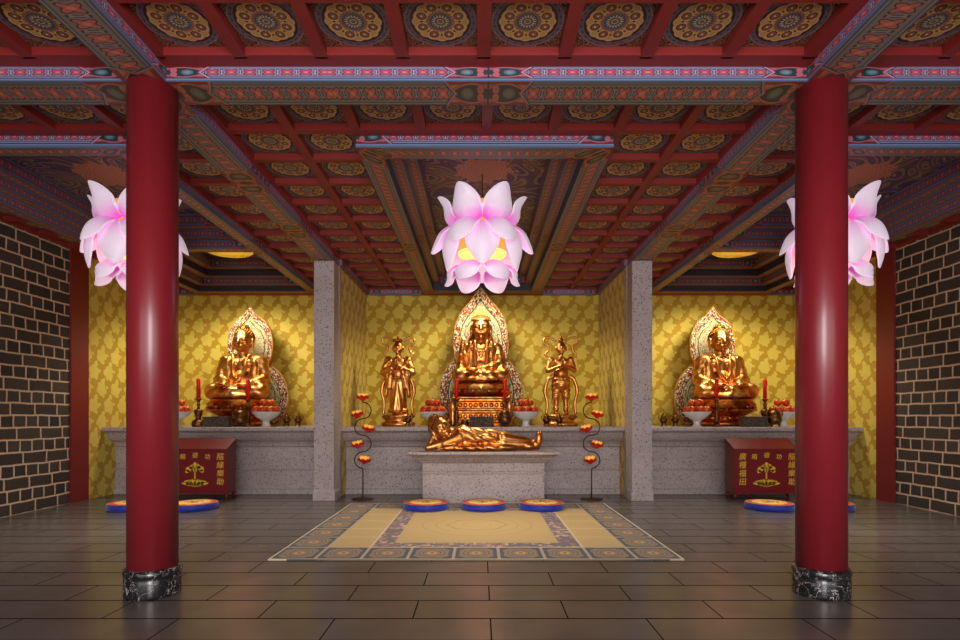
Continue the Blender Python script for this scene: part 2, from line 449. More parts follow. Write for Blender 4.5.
    def mesh(s, name, mats):
        me = bpy.data.meshes.new(name); me.from_pydata(s.v, [], s.f)
        for m in mats: me.materials.append(M[m] if isinstance(m, str) else m)
        me.polygons.foreach_set('material_index', s.m); me.polygons.foreach_set('use_smooth', s.sm)
        uv = me.uv_layers.new(name='UVMap'); flat = [c for f in s.uv for p in f for c in p]
        uv.data.foreach_set('uv', flat); me.update(); return me
    def build(s, name, mats, parent=None, loc=None):
        if isinstance(mats, str): mats = [mats]
        if parent is None and loc is None:
            xs = [p[0] for p in s.v]; ys = [p[1] for p in s.v]; zs = [p[2] for p in s.v]
            loc = ((min(xs)+max(xs))/2, (min(ys)+max(ys))/2, min(zs))
            s.v = [(p[0]-loc[0], p[1]-loc[1], p[2]-loc[2]) for p in s.v]
        me = s.mesh(name, mats); bm = bmesh.new(); bm.from_mesh(me); bmesh.ops.remove_doubles(bm, verts=bm.verts, dist=1e-5) if len(bm.verts) < 20000 else None
        bm.to_mesh(me); bm.free()
        o = bpy.data.objects.new(name, me); C.objects.link(o)
        if parent: o.parent = parent
        if loc: o.location = loc
        return o

def tag(o, label=None, cat=None, group=None, kind=None):
    if label: o['label'] = label
    if cat: o['category'] = cat
    if group: o['group'] = group
    if kind: o['kind'] = kind
    return o
def thing(name, label, cat, loc=(0, 0, 0), rz=0, group=None, kind=None):
    o = bpy.data.objects.new(name, None); C.objects.link(o); o.location = loc; o.rotation_euler = (0, 0, rz); o.empty_display_size = .1
    return tag(o, label, cat, group, kind)
def children(o): return [c for c in C.objects if c.parent == o]
def copy_tree(o, parent=None, loc=None, rz=None, label=None, group=None):
    c = o.copy(); C.objects.link(c)
    if parent: c.parent = parent
    if loc is not None: c.location = loc
    if rz is not None: c.rotation_euler = (0, 0, rz)
    if label: c['label'] = label
    if group: c['group'] = group
    for ch in children(o):
        if ch != c: copy_tree(ch, c)
    return c
def add_mod_bevel(o, w=.01, seg=2):
    m = o.modifiers.new('bevel', 'BEVEL'); m.width = w; m.segments = seg; m.limit_method = 'ANGLE'; return o

def blob(mb, name, mat, parent, voxel=.014, fold=None, smooth=4, mirror=False):
    """union of overlapping shapes, grown into one continuous surface, with cloth folds pushed into it"""
    me = mb.mesh(name+'_tmp', [mat]); o = bpy.data.objects.new(name+'_tmp', me); C.objects.link(o)
    r = o.modifiers.new('r', 'REMESH'); r.mode = 'VOXEL'; r.voxel_size = voxel; r.use_smooth_shade = True
    s = o.modifiers.new('s', 'SMOOTH'); s.factor = .5; s.iterations = smooth
    dg = bpy.context.evaluated_depsgraph_get(); ev = o.evaluated_get(dg)
    nm = bpy.data.meshes.new_from_object(ev); nm.name = name
    bpy.data.objects.remove(o); bpy.data.meshes.remove(me)
    if fold:
        nm.update(); ns = [v.normal.copy() for v in nm.vertices]
        for v, n in zip(nm.vertices, ns): v.co += n*fold(v.co.x, v.co.y, v.co.z, n)
    nm.materials.clear(); nm.materials.append(M[mat])
    nm.polygons.foreach_set('use_smooth', [True]*len(nm.polygons)); nm.update()
    ob = bpy.data.objects.new(name, nm); C.objects.link(ob); ob.parent = parent
    return ob
def rotm(x=0, y=0, z=0): return Euler((x, y, z)).to_matrix()
# ------------------------------------------------------------------ the room
XC = .05                       # the hall's axis, a hand's breadth right of the camera
XL, XR = -7.09, 7.18
YB = 12.87                     # back wall
ZR, ZP = 4.40, 4.47            # underside of the red ribs, of the painted panels
ZBM = 4.28                     # underside of the painted beams
Y0 = -3.6                      # front of the hall, behind the camera
BL, BR = -2.785, 2.895         # axes of the two long beams
BW = .355                      # beam width
def st(o): o['kind'] = 'structure'; return o

st(MB().box(XL-.3, XR+.3, Y0-.3, YB+.3, -.1, 0).build('floor', 'floor'))
def side_wall(name, x0, x1):
    mb = MB(); mb.box(x0, x1, Y0, 9.67, 0, 5.2, 0); mb.box(x0, x1, 9.67, YB, 0, 5.2, 1)
    return st(mb.build(name, ['brick', 'fabric']))
side_wall('wall_left', XL-.2, XL); side_wall('wall_right', XR, XR+.2)
st(MB().box(XL-.2, XR+.2, YB, YB+.2, 0, 5.2).build('wall_back', 'fabric'))
for x0, x1 in ((XL, XL+.035), (XR-.035, XR)):
    st(MB().box(x0, x1, 9.67, 10.1, 0, ZR).build('trim_%d' % (1 if x0 < 0 else 2), 'pier'))
# partitions behind the granite pillars
for x0, x1 in ((-2.96, -2.612), (2.722, 3.07)):
    p = st(MB().box(x0, x1, 10.345, YB, 0, ZR).build('wall_alcove_left' if x0 < 0 else 'wall_alcove_right', 'fabric'))
    r = MB(); xx = (x1, x1+.012) if x0 < 0 else (x0-.012, x0)
    r.box(xx[0], xx[1], 10.36, 10.50, 0, ZBM); st(r.build('trim_%d' % (3 if x0 < 0 else 4), 'granite'))

# coffered ceiling -------------------------------------------------------------
ribs = MB(); cells = []
def lattice(xs, ys, wx, wy, skip=lambda x, y: False):
    """ribs centred on the lines xs / ys, a cell between each pair"""
    for i in range(len(xs)-1):
        for j in range(len(ys)-1):
            x0, x1, y0, y1 = xs[i], xs[i+1], ys[j], ys[j+1]
            if skip((x0+x1)/2, (y0+y1)/2): continue
            cells.append((x0+wx/2, x1-wx/2, y0+wy/2, y1-wy/2))
    for i, x in enumerate(xs):
        for j in range(len(ys)-1):
            ym = (ys[j]+ys[j+1])/2
            if all(skip(x+dx, ym) for dx in (-.3, .3)) : continue
            ribs.box(x-wx/2, x+wx/2, ys[j], ys[j+1], ZR, ZP+.03)
    for j, y in enumerate(ys):
        for i in range(len(xs)-1):
            xm = (xs[i]+xs[i+1])/2
            if all(skip(xm, y+dy) for dy in (-.3, .3)): continue
            ribs.box(xs[i], xs[i+1], y-wy/2, y+wy/2, ZR+.0004, ZP+.03)
WELLS = [(XC-1.335, XC+1.335, 5.787, 12.62), (-6.43, -3.65, 5.787, 9.29), (-6.43, -3.65, 9.292, 12.62), (3.76, 6.53, 5.787, 9.29), (3.76, 6.53, 9.292, 12.62)]
def inwell(x, y):
    for a, b, c, d in WELLS:
        if a-.02 < x < b+.02 and c-.12 < y < YB: return True
    return False
ys_far = [5.06+.651*k for k in range(13)]
ys_near = [4.54-.655*k for k in range(11, -1, -1)]
xs_mid_far = [XC+.02+.667*k for k in range(-4, 5)]
xs_mid_near = [XC-.02+.656*k for k in range(-4, 5)]
xs_l = [XL+.688*k for k in range(7)]; xs_r = [XR-.685*k for k in range(6, -1, -1)]
lattice(xs_mid_far, ys_far, .10, .09, inwell)
lattice(xs_l, ys_far, .09, .09, inwell); lattice(xs_r, ys_far, .09, .09, inwell)
lattice(xs_mid_near, ys_near, .105, .09); lattice(xs_l, ys_near, .1, .09); lattice(xs_r, ys_near, .1, .09)
# plain red margins along the beams
ribs.box(XL, XR, 4.52, 4.66, ZR, ZP+.03)
ribs.box(BL+BW/2-.02, BL+BW/2+.06, Y0, 4.5, ZR-.001, ZP+.03); ribs.box(BR-BW/2-.06, BR-BW/2+.02, Y0, 4.5, ZR-.001, ZP+.03)
ribs.box(XL-.2, XR+.2, Y0, YB+.2, 5.2, 5.3)                       # the roof slab above everything
ceiling = st(ribs.build('ceiling', 'rib', loc=(0, 0, 0)))
vis = []; hid = []
for c in cells:
    xm, ym = (c[0]+c[1])/2, (c[2]+c[3])/2
    z = ZP-1.5; py = 416.5-z*560/c[3] if c[3] > .1 else -999; px = abs(xm)*560/max(ym, .1)
    (vis if py > -30 and px < 560 and c[3] > 3.4 else hid).append(c)
vis.sort(key=lambda c: (c[2]-4)**2+c[0]**2*.2)
hid += vis[100:]; vis = vis[:100]
pm = MB(); pm.box(-.5, .5, -.5, .5, 0, .03); pm.uv[0] = [(0, 0), (0, 1), (1, 1), (1, 0)]; pmesh = pm.mesh('mandala_panel', ['mandala'])
for c in vis:
    o = bpy.data.objects.new('mandala_panel', pmesh); C.objects.link(o); o.parent = ceiling
    o.location = ((c[0]+c[1])/2, (c[2]+c[3])/2, ZP); o.scale = (c[1]-c[0]+.02, c[3]-c[2]+.02, 1)
rest = MB()
for c in hid:
    rest.box(c[0]-.01, c[1]+.01, c[2]-.01, c[3]+.01, ZP, ZP+.03); rest.uv[-6] = [(0, 0), (0, 1), (1, 1), (1, 0)]
o = rest.build('mandala_panel', 'mandala', ceiling, (0, 0, 0)); o['kind'] = 'stuff'

# painted beams ------------------------------------------------------------------
def beam(name, label, axis, c, s0, s1, w, joints, z0=ZBM, z1=ZR+.004, wmul=1.0):
    """a beam along axis 'x' or 'y', centre line c, from s0 to s1; joints = where its painted segments meet"""
    mb = MB(); J = [s0]+[j for j in joints if s0 < j < s1]+[s1]
    def P(s, t, z): return (s, c+t, z) if axis == 'x' else (c+t, s, z)
    for a, b in zip(J, J[1:]):
        m = (a+b)/2; L = (b-a)/2
        for (p, q, up, uq) in ((a, m, 0, L), (m, b, L, 0)):
            for t, fl in ((-w/2, 0), (w/2, 1)):
                pts = [P(p, t, z0), P(q, t, z0), P(q, t, z1), P(p, t, z1)]; uv = [(up, 0), (uq, 0), (uq, 1), (up, 1)]
                if (fl == 1) != (axis == 'y'): pts = pts[::-1]; uv = uv[::-1]
                mb.quad(pts, 0, uv)
            pts = [P(p, -w/2, z0), P(p, w/2, z0), P(q, w/2, z0), P(q, -w/2, z0)]; uv = [(up, 0), (up, 1), (uq, 1), (uq, 0)]
            if axis == 'y': pts = pts[::-1]; uv = uv[::-1]
            mb.quad(pts, 1, uv)
            mb.quad([P(p, w/2, z1), P(p, -w/2, z1), P(q, -w/2, z1), P(q, w/2, z1)], 1)
    for s in (s0, s1): mb.quad([P(s, -w/2, z0), P(s, w/2, z0), P(s, w/2, z1), P(s, -w/2, z1)], 2)
    o = mb.build(name, ['blue_face', 'bottom', 'rib']); return tag(o, label, 'beam', 'painted beams under the ceiling')
jy = [.0, 2.4, 4.82, 6.67, 8.42, 10.17]
beam('painted_beam', 'long painted beam running over the left red column to the left granite pillar', 'y', BL, Y0, 10.34, BW, jy)
beam('painted_beam', 'long painted beam running over the right red column to the right granite pillar', 'y', BR, Y0, 10.34, BW, jy)
yc = 4.823
beam('painted_beam', 'painted crossbeam with blue and pink bands spanning between the two red columns', 'x', yc, BL+BW/2, BR-BW/2, BW, [XC+.02])
beam('painted_beam', 'painted crossbeam from the left red column to the left brick wall', 'x', yc, XL, BL-BW/2, BW, [])
beam('painted_beam', 'painted crossbeam from the right red column to the right brick wall', 'x', yc, BR+BW/2, XR, BW, [])
# the beams seem to die into the partitions; slim painted ledges run on along them and along the back wall
for nm, x0, x1, side in (('left', -2.612, -2.545, 1), ('right', 2.655, 2.722, -1)):
    mb = MB(); mb.box(x0, x1, 10.34, YB-.05, ZBM, ZR, 0, {'b': 1})
    k = len(mb.uv)-6
    for q in (4, 5): mb.uv[k+q] = [(0, 0), (2.5, 0), (2.5, 1), (0, 1)]
    tag(mb.build('painted_ledge', ['blue_face', 'strip']), 'thin painted ledge under the ceiling along the yellow wall beside the %s granite pillar' % nm, 'ledge', 'ledges')
def ledge(x0, x1, label):
    mb = MB(); a = (x1-x0)/2; xm = (x0+x1)/2
    mb.box(x0, x1, 12.79, YB-.001, ZBM, ZR, 1)
    mb.quad([(x0, 12.789, ZBM), (xm, 12.789, ZBM), (xm, 12.789, ZR), (x0, 12.789, ZR)], 0, [(0, 0), (a, 0), (a, 1), (0, 1)])
    mb.quad([(xm, 12.789, ZBM), (x1, 12.789, ZBM), (x1, 12.789, ZR), (xm, 12.789, ZR)], 0, [(a, 0), (0, 0), (0, 1), (a, 1)])
    tag(mb.build('painted_ledge', ['blue_face', 'strip']), label, 'ledge', 'ledges')
ledge(-2.54, -1.29, 'short blue painted ledge on the back wall above the left standing attendant')
ledge(1.39, 2.65, 'short blue painted ledge on the back wall above the right standing attendant')
ledge(XL, -6.44, 'short blue painted ledge on the back wall in the left corner')
ledge(6.54, XR, 'short blue painted ledge on the back wall in the right corner')

# ceiling wells ------------------------------------------------------------------
def well(label, x0, x1, y0, y1, zt, steps, front=.19, cloud=True, sun=False, back=None, bk=0.0):
    """a stepped frame: steps = [(inset of this strip's inner edge, z of the strip)]"""
    r = thing('ceiling_well', label, 'ceiling well', ((x0+x1)/2, (y0+y1)/2, ZBM), 0, 'stepped painted wells in the ceiling')
    ox, oy, oz = r.location
    def ring(mb, i0, i1, z, mat, up=True):
        """flat band between inset i0 and i1 at height z, uv along from the corners, mirrored at the middle"""
        X0, X1, Yy0, Yy1 = x0-ox, x1-ox, y0-oy, y1-oy; z -= oz
        j0, j1 = max(i0-bk, 0), max(i1-bk, 0)
        A = [(X0+i0, Yy0+i0), (X1-i0, Yy0+i0), (X1-i0, Yy1-j0), (X0+i0, Yy1-j0)]
        B = [(X0+i1, Yy0+i1), (X1-i1, Yy0+i1), (X1-i1, Yy1-j1), (X0+i1, Yy1-j1)]
        for k in range(4):
            a, b, c, d = Vector(A[k]), Vector(A[(k+1) % 4]), Vector(B[(k+1) % 4]), Vector(B[k])
            L = (b-a).length/2; m1 = (a+b)/2; m2 = (c+d)/2; w = i1-i0
            n = 2 if L > 2.4 else 1
            pts_o = [a+(b-a)*t/(2*n) for t in range(2*n+1)]; pts_i = [d+(c-d)*t/(2*n) for t in range(2*n+1)]
            h = L/n
            for t in range(2*n):
                u0, u1 = (0, h) if t % 2 == 0 else (h, 0)
                mb.quad([(*pts_o[t], z), (*pts_i[t], z), (*pts_i[t+1], z), (*pts_o[t+1], z)], mat, [(u0, 0), (u0, 1), (u1, 1), (u1, 0)])
    def riser(mb, i, za, zb, mat, out=False):
        X0, X1, Yy0, Yy1 = x0-ox+i, x1-ox-i, y0-oy+i, y1-oy-max(i-bk, 0); za -= oz; zb -= oz
        A = [Vector((X0, Yy0)), Vector((X1, Yy0)), Vector((X1, Yy1)), Vector((X0, Yy1))]
        for k in range(4):
            a, b = A[k], A[(k+1) % 4]; L = (b-a).length/2; n = 2 if L > 2.4 else 1; h = L/n
            for t in range(2*n):
                p = a+(b-a)*t/(2*n); q = a+(b-a)*(t+1)/(2*n); u0, u1 = (0, h) if t % 2 == 0 else (h, 0)
                mb.quad([(*p, za), (*q, za), (*q, zb), (*p, zb)], mat, [(u0, 0), (u1, 0), (u1, 1), (u0, 1)])
    mb = MB(); riser(mb, 0, ZBM, ZR+.07, 0, True); ring(mb, 0, steps[0][0], steps[0][1], 1)
    mb.build('well_frame', ['blue_face', 'strip' if front < .2 else 'strip_wide'], r, (0, 0, 0))
    for k in range(1, len(steps)):
        mb = MB(); i0, z0 = steps[k-1]; i1, z1 = steps[k]
        riser(mb, i0, z0, z1, 1); ring(mb, i0, i1, z1, 0)
        mb.build('well_step', ['strip', 'navy' if (k % 2 and not bk) else 'strip_blue'], r, (0, 0, 0))
    i, z = steps[-1]
    mb = MB(); riser(mb, i, z, zt, 0); mb.build('well_riser', 'strip_blue', r, (0, 0, 0))
    mb = MB(); cx, cy = 0, (-(y1-y0)/2+1.62 if back is None else back)
    w, h = (x1-x0)/2-i+.01, (y1-y0)/2-i+.01
    P = [(-w, -h), (-w, h+bk), (w, h+bk), (w, -h)]
    mb.quad([(a, b, zt-oz) for a, b in P], 0, [(a-cx, b-cy) for a, b in P])
    mb.build('cloud_painting' , 'cloud' if cloud else 'strip_blue', r, (0, 0, 0))
    if sun:
        mb = MB(); mb.lathe([(.30, .03), (.42, .0), (.47, .03), (.47, .06)], 40, 0); mb.build('sun_disc', 'sun', r, (0, .25, zt-oz-.07))
    return r
ST = [(.19, ZBM), (.33, 4.42), (.50, 4.55)]
well('long stepped ceiling well with clouds and a flower above the middle lotus lamp', *WELLS[0], 4.75, [(.26, ZBM), (.40, 4.42), (.54, 4.56)])
well('ceiling well painted with clouds and a flower above the left lotus lamp', *WELLS[1], 4.75, ST, back=0, bk=.17)
well('ceiling well painted with clouds and a flower above the right lotus lamp', *WELLS[3], 4.75, ST, back=0, bk=.17)
ST2 = [(.19, ZBM), (.36, 4.40), (.53, 4.54), (.70, 4.68)]
well('deep striped ceiling well with a gilded disc above the left seated statue', *WELLS[2], 4.86, ST2, cloud=False, sun=True)
well('deep striped ceiling well with a gilded disc above the right seated statue', *WELLS[4], 4.86, ST2, cloud=False, sun=True)
# plain soffits that close the gap between well rims and coffers
so = MB()
for a, b in ((XC-1.335, XC+1.335), (-6.43, -3.65), (3.76, 6.53)):
    so.box(a-.05, b+.05, 12.62, YB, ZBM+.0, ZR+.08)
for a, b in ((-6.43, -3.65), (3.76, 6.53)):
    so.box(a, b, 9.285, 9.297, ZBM+.002, ZR+.5)
for a, b, c, d in (WELLS[0], WELLS[1], WELLS[3]):
    so.box(a-.03, b+.03, c-.06, c-.002, ZR-.0005, ZP+.03)
o = st(so.build('trim_5', 'rib'))

# columns, pillars ------------------------------------------------------------------
def column(x, label):
    r = thing('red_column', label, 'column', (x, 4.757, 0), 0, 'round red columns')
    R = .194
    MB().lathe([(R, .22), (R, ZBM)], 64, 0).build('shaft', 'red', r, (0, 0, 0))
    MB().lathe([(.214, 0), (.219, .02), (.217, .15), (.212, .165), (.222, .18), (.224, .205), (.216, .228), (.196, .236)], 64, 0).build('plinth', 'marble', r, (0, 0, 0))
column(-2.778, 'round red lacquered column on a black marble plinth, left of the rug')
column(2.897, 'round red lacquered column on a black marble plinth, right of the rug')
def pillar(x0, x1, label):
    r = thing('granite_pillar', label, 'pillar', ((x0+x1)/2, 10.17, 0), 0, 'square granite pillars'); w = (x1-x0)/2
    MB().box(-w, w, -.17, .17, 0, ZBM).build('pillar_shaft', 'granite', r, (0, 0, 0))
    mb = MB(); q = w+.018; e = .19
    for z, s in ((0, .0), ): pass
    pr = [(0, .018), (.15, .018), (.19, .0)]
    for (z0, a), (z1, b) in zip(pr, pr[1:]):
        c0 = [(-w-a, -.17-a), (w+a, -.17-a), (w+a, .17), (-w-a, .17)]; c1 = [(-w-b-.001, -.171-b), (w+b+.001, -.171-b), (w+b+.001, .17), (-w-b-.001, .17)]
        for k in range(4):
            k2 = (k+1) % 4; mb.quad([(*c0[k], z0), (*c0[k2], z0), (*c1[k2], z1), (*c1[k], z1)])
    mb.build('pillar_base', 'granite', r, (0, 0, 0))
pillar(-2.964, -2.607, 'square speckled granite pillar between the left and middle altars')
pillar(2.717, 3.074, 'square speckled granite pillar between the middle and right altars')

# altars ------------------------------------------------------------------
def altar(x0, x1, label, ins=(0, 0)):
    prof = [(10.84, 0), (10.84, .09), (10.88, .10), (10.88, .44), (10.865, .45), (10.865, .475), (10.90, .485), (10.90, .90), (10.86, .93), (10.85, .96), (10.82, 1.0),
            (10.80, 1.02), (10.72, 1.04), (10.66, 1.10), (10.60, 1.19), (10.56, 1.21), (10.50, 1.225), (10.49, 1.24), (10.49, 1.285), (10.50, 1.30)]
    r = thing('stone_altar', label, 'altar', ((x0+x1)/2, 10.9, 0), 0, 'granite altars along the back wall'); w = (x1-x0)/2
    mb = MB(); pts = [[(-w, y-10.9, z) for y, z in prof], [(w, y-10.9, z) for y, z in prof]]
    mb.grid(pts, 0, None, False, flip=True)
    mb.build('altar_front', 'granite', r, (0, 0, 0))
    MB().box(-w, w, -.40, YB-10.9-.001, 1.27, 1.2999).build('altar_top', 'granite', r, (0, 0, 0))
    return r
altar(-2.605, 2.714, 'long granite altar in the middle alcove behind the stone table')
altar(XL+.002, -2.966, 'granite altar in the left alcove under the left seated statue')
altar(3.076, XR-.002, 'granite altar in the right alcove under the right seated statue')

# stone table
def stone_table():
    r = thing('stone_table', 'granite table with flared moulded top carrying the reclining gold statue', 'table', (.06, 9.9, 0))
    prof = [(1.075, 0), (1.075, .02), (1.055, .03), (1.055, .50), (1.075, .51), (1.075, .535), (1.055, .545), (1.055, .685), (1.07, .70), (1.09, .715), (1.10, .735),
            (1.14, .75), (1.17, .79), (1.20, .81), (1.22, .825), (1.27, .85), (1.28, .86), (1.28, .895), (1.27, .90)]
    def rows(lo, hi):
        return [[(-x, -(.18+(x-1.055)*1.28), z) for x, z in prof if lo <= z <= hi], [(x, -(.18+(x-1.055)*1.28), z) for x, z in prof if lo <= z <= hi],
                [(x, (.18+(x-1.055)*1.28), z) for x, z in prof if lo <= z <= hi], [(-x, (.18+(x-1.055)*1.28), z) for x, z in prof if lo <= z <= hi]]
    def seg(name, lo, hi):
        R = rows(lo, hi); mb = MB(); mb.grid(R+[R[0]], 0, None, False, flip=True)
        mb.quad([q[-1] for q in R]); mb.quad([q[0] for q in R][::-1]); return mb.build(name, 'granite', r, (0, 0, 0))
    seg('pedestal', 0, .685); seg('table_top', .685, .9)
stone_table()

# rug
mb = MB(); x0, x1, y0, y1 = -2.21, 2.13, 5.83, 9.58
mb.box(x0, x1, y0, y1, .001, .014); mb.uv[1] = [(0, 0), (9, 0), (9, 7), (0, 7)]
tag(mb.build('rug', 'rug'), 'large rectangular rug with a tiled border of blue edged medallions on the dark floor', 'rug')

# cushions ------------------------------------------------------------------
def cushion():
    r = thing('kneeling_cushion', 'x', 'cushion', (0, 0, 0), 0, 'round kneeling cushions')
    mb = MB(); R = .365
    mb.lathe([(R-.02, .003), (R, .012), (R+.006, .05), (R, .098), (R-.012, .108)], 48, 0, cap=False); mb.build('cushion_side', 'cush_side', r, (0, 0, 0))
    mb = MB(); pts = []; uvs = []
    for i in range(10):
        t = i/9; rr = (R-.008)*(1-t); pts.append([(rr*math.cos(2*PI*j/48), rr*math.sin(2*PI*j/48), .106+.014*math.sin(t*PI/2)) for j in range(48)])
        uvs.append([((1-t)*math.cos(2*PI*j/48), (1-t)*math.sin(2*PI*j/48)) for j in range(49)])
    i0 = 0
    for r_ in pts: mb.v += r_
    for i in range(9):
        for j in range(48):
            j2 = (j+1) % 48; mb.f.append((i*48+j, i*48+j2, (i+1)*48+j2, (i+1)*48+j)); mb.m.append(0); mb.sm.append(True); mb.uv.append([uvs[i][j], uvs[i][j+1], uvs[i+1][j+1], uvs[i+1][j]])
    mb.build('cushion_top', 'cush_top', r, (0, 0, 0)); return r
cs = cushion(); first = True
for x, y, rz, lb in ((-.87, 9.03, .2, 'round blue kneeling cushion on the rug, left of the three before the table'),
                     (.056, 9.03, 1.9, 'round blue kneeling cushion in the middle of the three on the rug'),
                     (.995, 9.03, 3.0, 'round blue kneeling cushion on the rug, right of the three before the table'),
                     (-5.64, 9.1, .7, 'round blue kneeling cushion on bare floor peeking out left of the left red column'),
                     (-4.65, 9.1, 2.4, 'round blue kneeling cushion on bare floor between left red column and left granite pillar'),
                     (4.70, 9.1, 1.2, 'round blue kneeling cushion on bare floor between right granite pillar and right red column'),
                     (5.66, 9.1, 4.0, 'round blue kneeling cushion on bare floor peeking out right of the right red column')):
    z = .014 if abs(x) < 2 else 0
    if first: cs.location = (x, y, z); cs.rotation_euler = (0, 0, rz); cs['label'] = lb; first = False
    else: copy_tree(cs, None, (x, y, z), rz, lb)

# donation boxes ------------------------------------------------------------------
def text(parent, body, x, z, size, y):
    cu = bpy.data.curves.new('lettering', 'FONT'); cu.body = body; cu.size = size; cu.extrude = .002; cu.align_x = 'CENTER'; cu.align_y = 'CENTER'; cu.resolution_u = 3; cu.offset = .0006; cu.shear = .12
    o = bpy.data.objects.new('t', cu); C.objects.link(o)
    dg = bpy.context.evaluated_depsgraph_get(); me = bpy.data.meshes.new_from_object(o.evaluated_get(dg)); bpy.data.objects.remove(o)
    me.transform(Matrix.Translation((x, y, z)) @ Matrix.Rotation(PI/2, 4, 'X')); return me
def donation_box(x, label):
    r = thing('donation_box', label, 'donation box', (x, 10.2, 0), 0, 'red donation boxes')
    w = .57; f = -.18; k = .18
    mb = MB(); mb.box(-w, w, f, k, .12, .80)
    # tapered upper body: front 0.91 high, back 1.10 high, with a raised lid strip
    mb = MB(); P = [(f, .12), (k, .12), (k, 1.07), (f, .905)]
    n = len(P); mb.quad([(-w, y, z) for y, z in P][::-1]); mb.quad([(w, y, z) for y, z in P])
    for i in range(4):
        a, b = P[i], P[(i+1) % 4]; mb.quad([(-w, *a), (-w, *b), (w, *b), (w, *a)])
    mb.build('box_body', 'cabinet', r, (0, 0, 0))
    mb = MB(); mb.quad([(-w-.01, f-.012, .905), (w+.01, f-.012, .905), (w+.01, f-.012, .925), (-w-.01, f-.012, .925)])
    a = [(f-.012, .903), (f-.012, .922), (k+.01, 1.098), (k+.01, 1.072)]
    mb = MB(); mb.quad([(-w-.01, *p) for p in a][::-1]); mb.quad([(w+.01, *p) for p in a])
    for i in range(4): p, q = a[i], a[(i+1) % 4]; mb.quad([(-w-.01, *p), (w+.01, *p), (w+.01, *q), (-w-.01, *q)][::-1])
    lid = mb.build('lid', 'cabinet', r, (0, 0, 0))
    for sx in (-1, 1):
        for y in (f+.03, k-.03):
            mb = MB(); q = sx*(w-.03); mb.tube([(q, y, .12), (q+sx*.02, y, .0)], [.04, .022], 4, 0); mb.build('leg', 'cabinet', r, (0, 0, 0))
    mb = MB(); 
    for s in (-1, 1):
        mb.box(s*w-.012, s*w+.012, f-.006, f+.004, .12, .9)
    mb.box(-w, w, f-.006, f+.004, .12, .15); mb.build('front_trim', 'cabinet', r, (0, 0, 0))
    ms = []
    for i, ch in enumerate('廣種福田'): ms.append(text(r, ch, -.43, .775-.15*i, .135, f-.004))
    for i, ch in enumerate('隨緣樂助'): ms.append(text(r, ch, .45, .775-.15*i, .135, f-.004))
    for dx, dz, ch in ((-.22, .775, '箱'), (0, .80, '德'), (.22, .775, '功')): ms.append(text(r, ch, dx, dz, .105, f-.004))
    for me in ms:
        me.name = 'lettering'; me.materials.clear(); me.materials.append(M['gilt_text'])
        for p in me.polygons: p.material_index = 0
        o = bpy.data.objects.new('lettering', me); C.objects.link(o); o.parent = r
    # lotus emblem with a leafy bodhi tree
    mb = MB(); y0, y1 = f-.005, f
    def leaf(cx, cz, a, b, ang, tip=.35):
        pts = []
        for i in range(18):
            t = 2*PI*i/18; px, pz = a*math.cos(t), b*math.sin(t)*(1-tip*math.cos(t)); pts.append((cx+px*math.cos(ang)-pz*math.sin(ang), cz+px*math.sin(ang)+pz*math.cos(ang)))
        mb.prism(pts, y0, y1)
    for (lx, lz, a_, rr) in ((-.10, .56, .5, .062), (.10, .57, 2.6, .062), (0, .625, 1.57, .06), (-.055, .60, 1.0, .05), (.06, .61, 2.1, .05), (-.13, .52, .2, .04), (.12, .525, 3.0, .04), (0, .55, 1.57, .045)):
        leaf(lx, lz, rr, rr*.72, a_)
    mb.prism([(-.014, .36), (.014, .36), (.010, .56), (-.010, .56)], y0, y1)
    for i in range(9):
        t = (i-4)/4; leaf(t*.15, .335-abs(t)*.012, .052, .020, PI/2-t*1.15, .2)
    for i in range(7):
        t = (i-3)/3; leaf(t*.19, .29-abs(t)*-.008, .055, .018, (PI/2-t*1.35), .2)
    leaf(0, .285, .16, .012, 0, 0); leaf(0, .262, .10, .010, 0, 0)
    mb.build('tree_emblem', 'gilt_text', r, (0, 0, 0))
donation_box(-5.10, 'red donation box with yellow lettering in front of the left altar')
donation_box(5.124, 'red donation box with yellow lettering in front of the right altar')
# ------------------------------------------------------------------ statues
def hand(mb, wrist, d, up, L=.17, thick=.02, curl=.25, spread=.022, side=1):
    """palm + four unequal bent fingers + thumb; d = direction of the fingers, up = back of the hand"""
    d = Vector(d).normalized(); up = Vector(up); up = (up-d*up.dot(d)).normalized(); sd = d.cross(up)*side; w = Vector(wrist)
    mb.ell(w+d*L*.28, (L*.30, L*.24, thick*1.1), 0, 10, 8, Matrix((d, sd, up)).transposed())
    for i, ln in enumerate((.42, .5, .46, .36)):
        a = w+d*L*.45+sd*spread*(i-1.5); b = a+d*L*ln*.55-up*L*curl*.1; c = b+d*L*ln*.5-up*L*curl*.45
        mb.cap(a, b, thick*.55, thick*.5, seg=8); mb.cap(b, c, thick*.5, thick*.42, seg=8)
    a = w+d*L*.15-sd*spread*1.8; b = a+(d*.7-sd*.8).normalized()*L*.26; c = b+d*L*.2
    mb.cap(a, b, thick*.62, thick*.55, seg=8); mb.cap(b, c, thick*.52, thick*.42, seg=8)

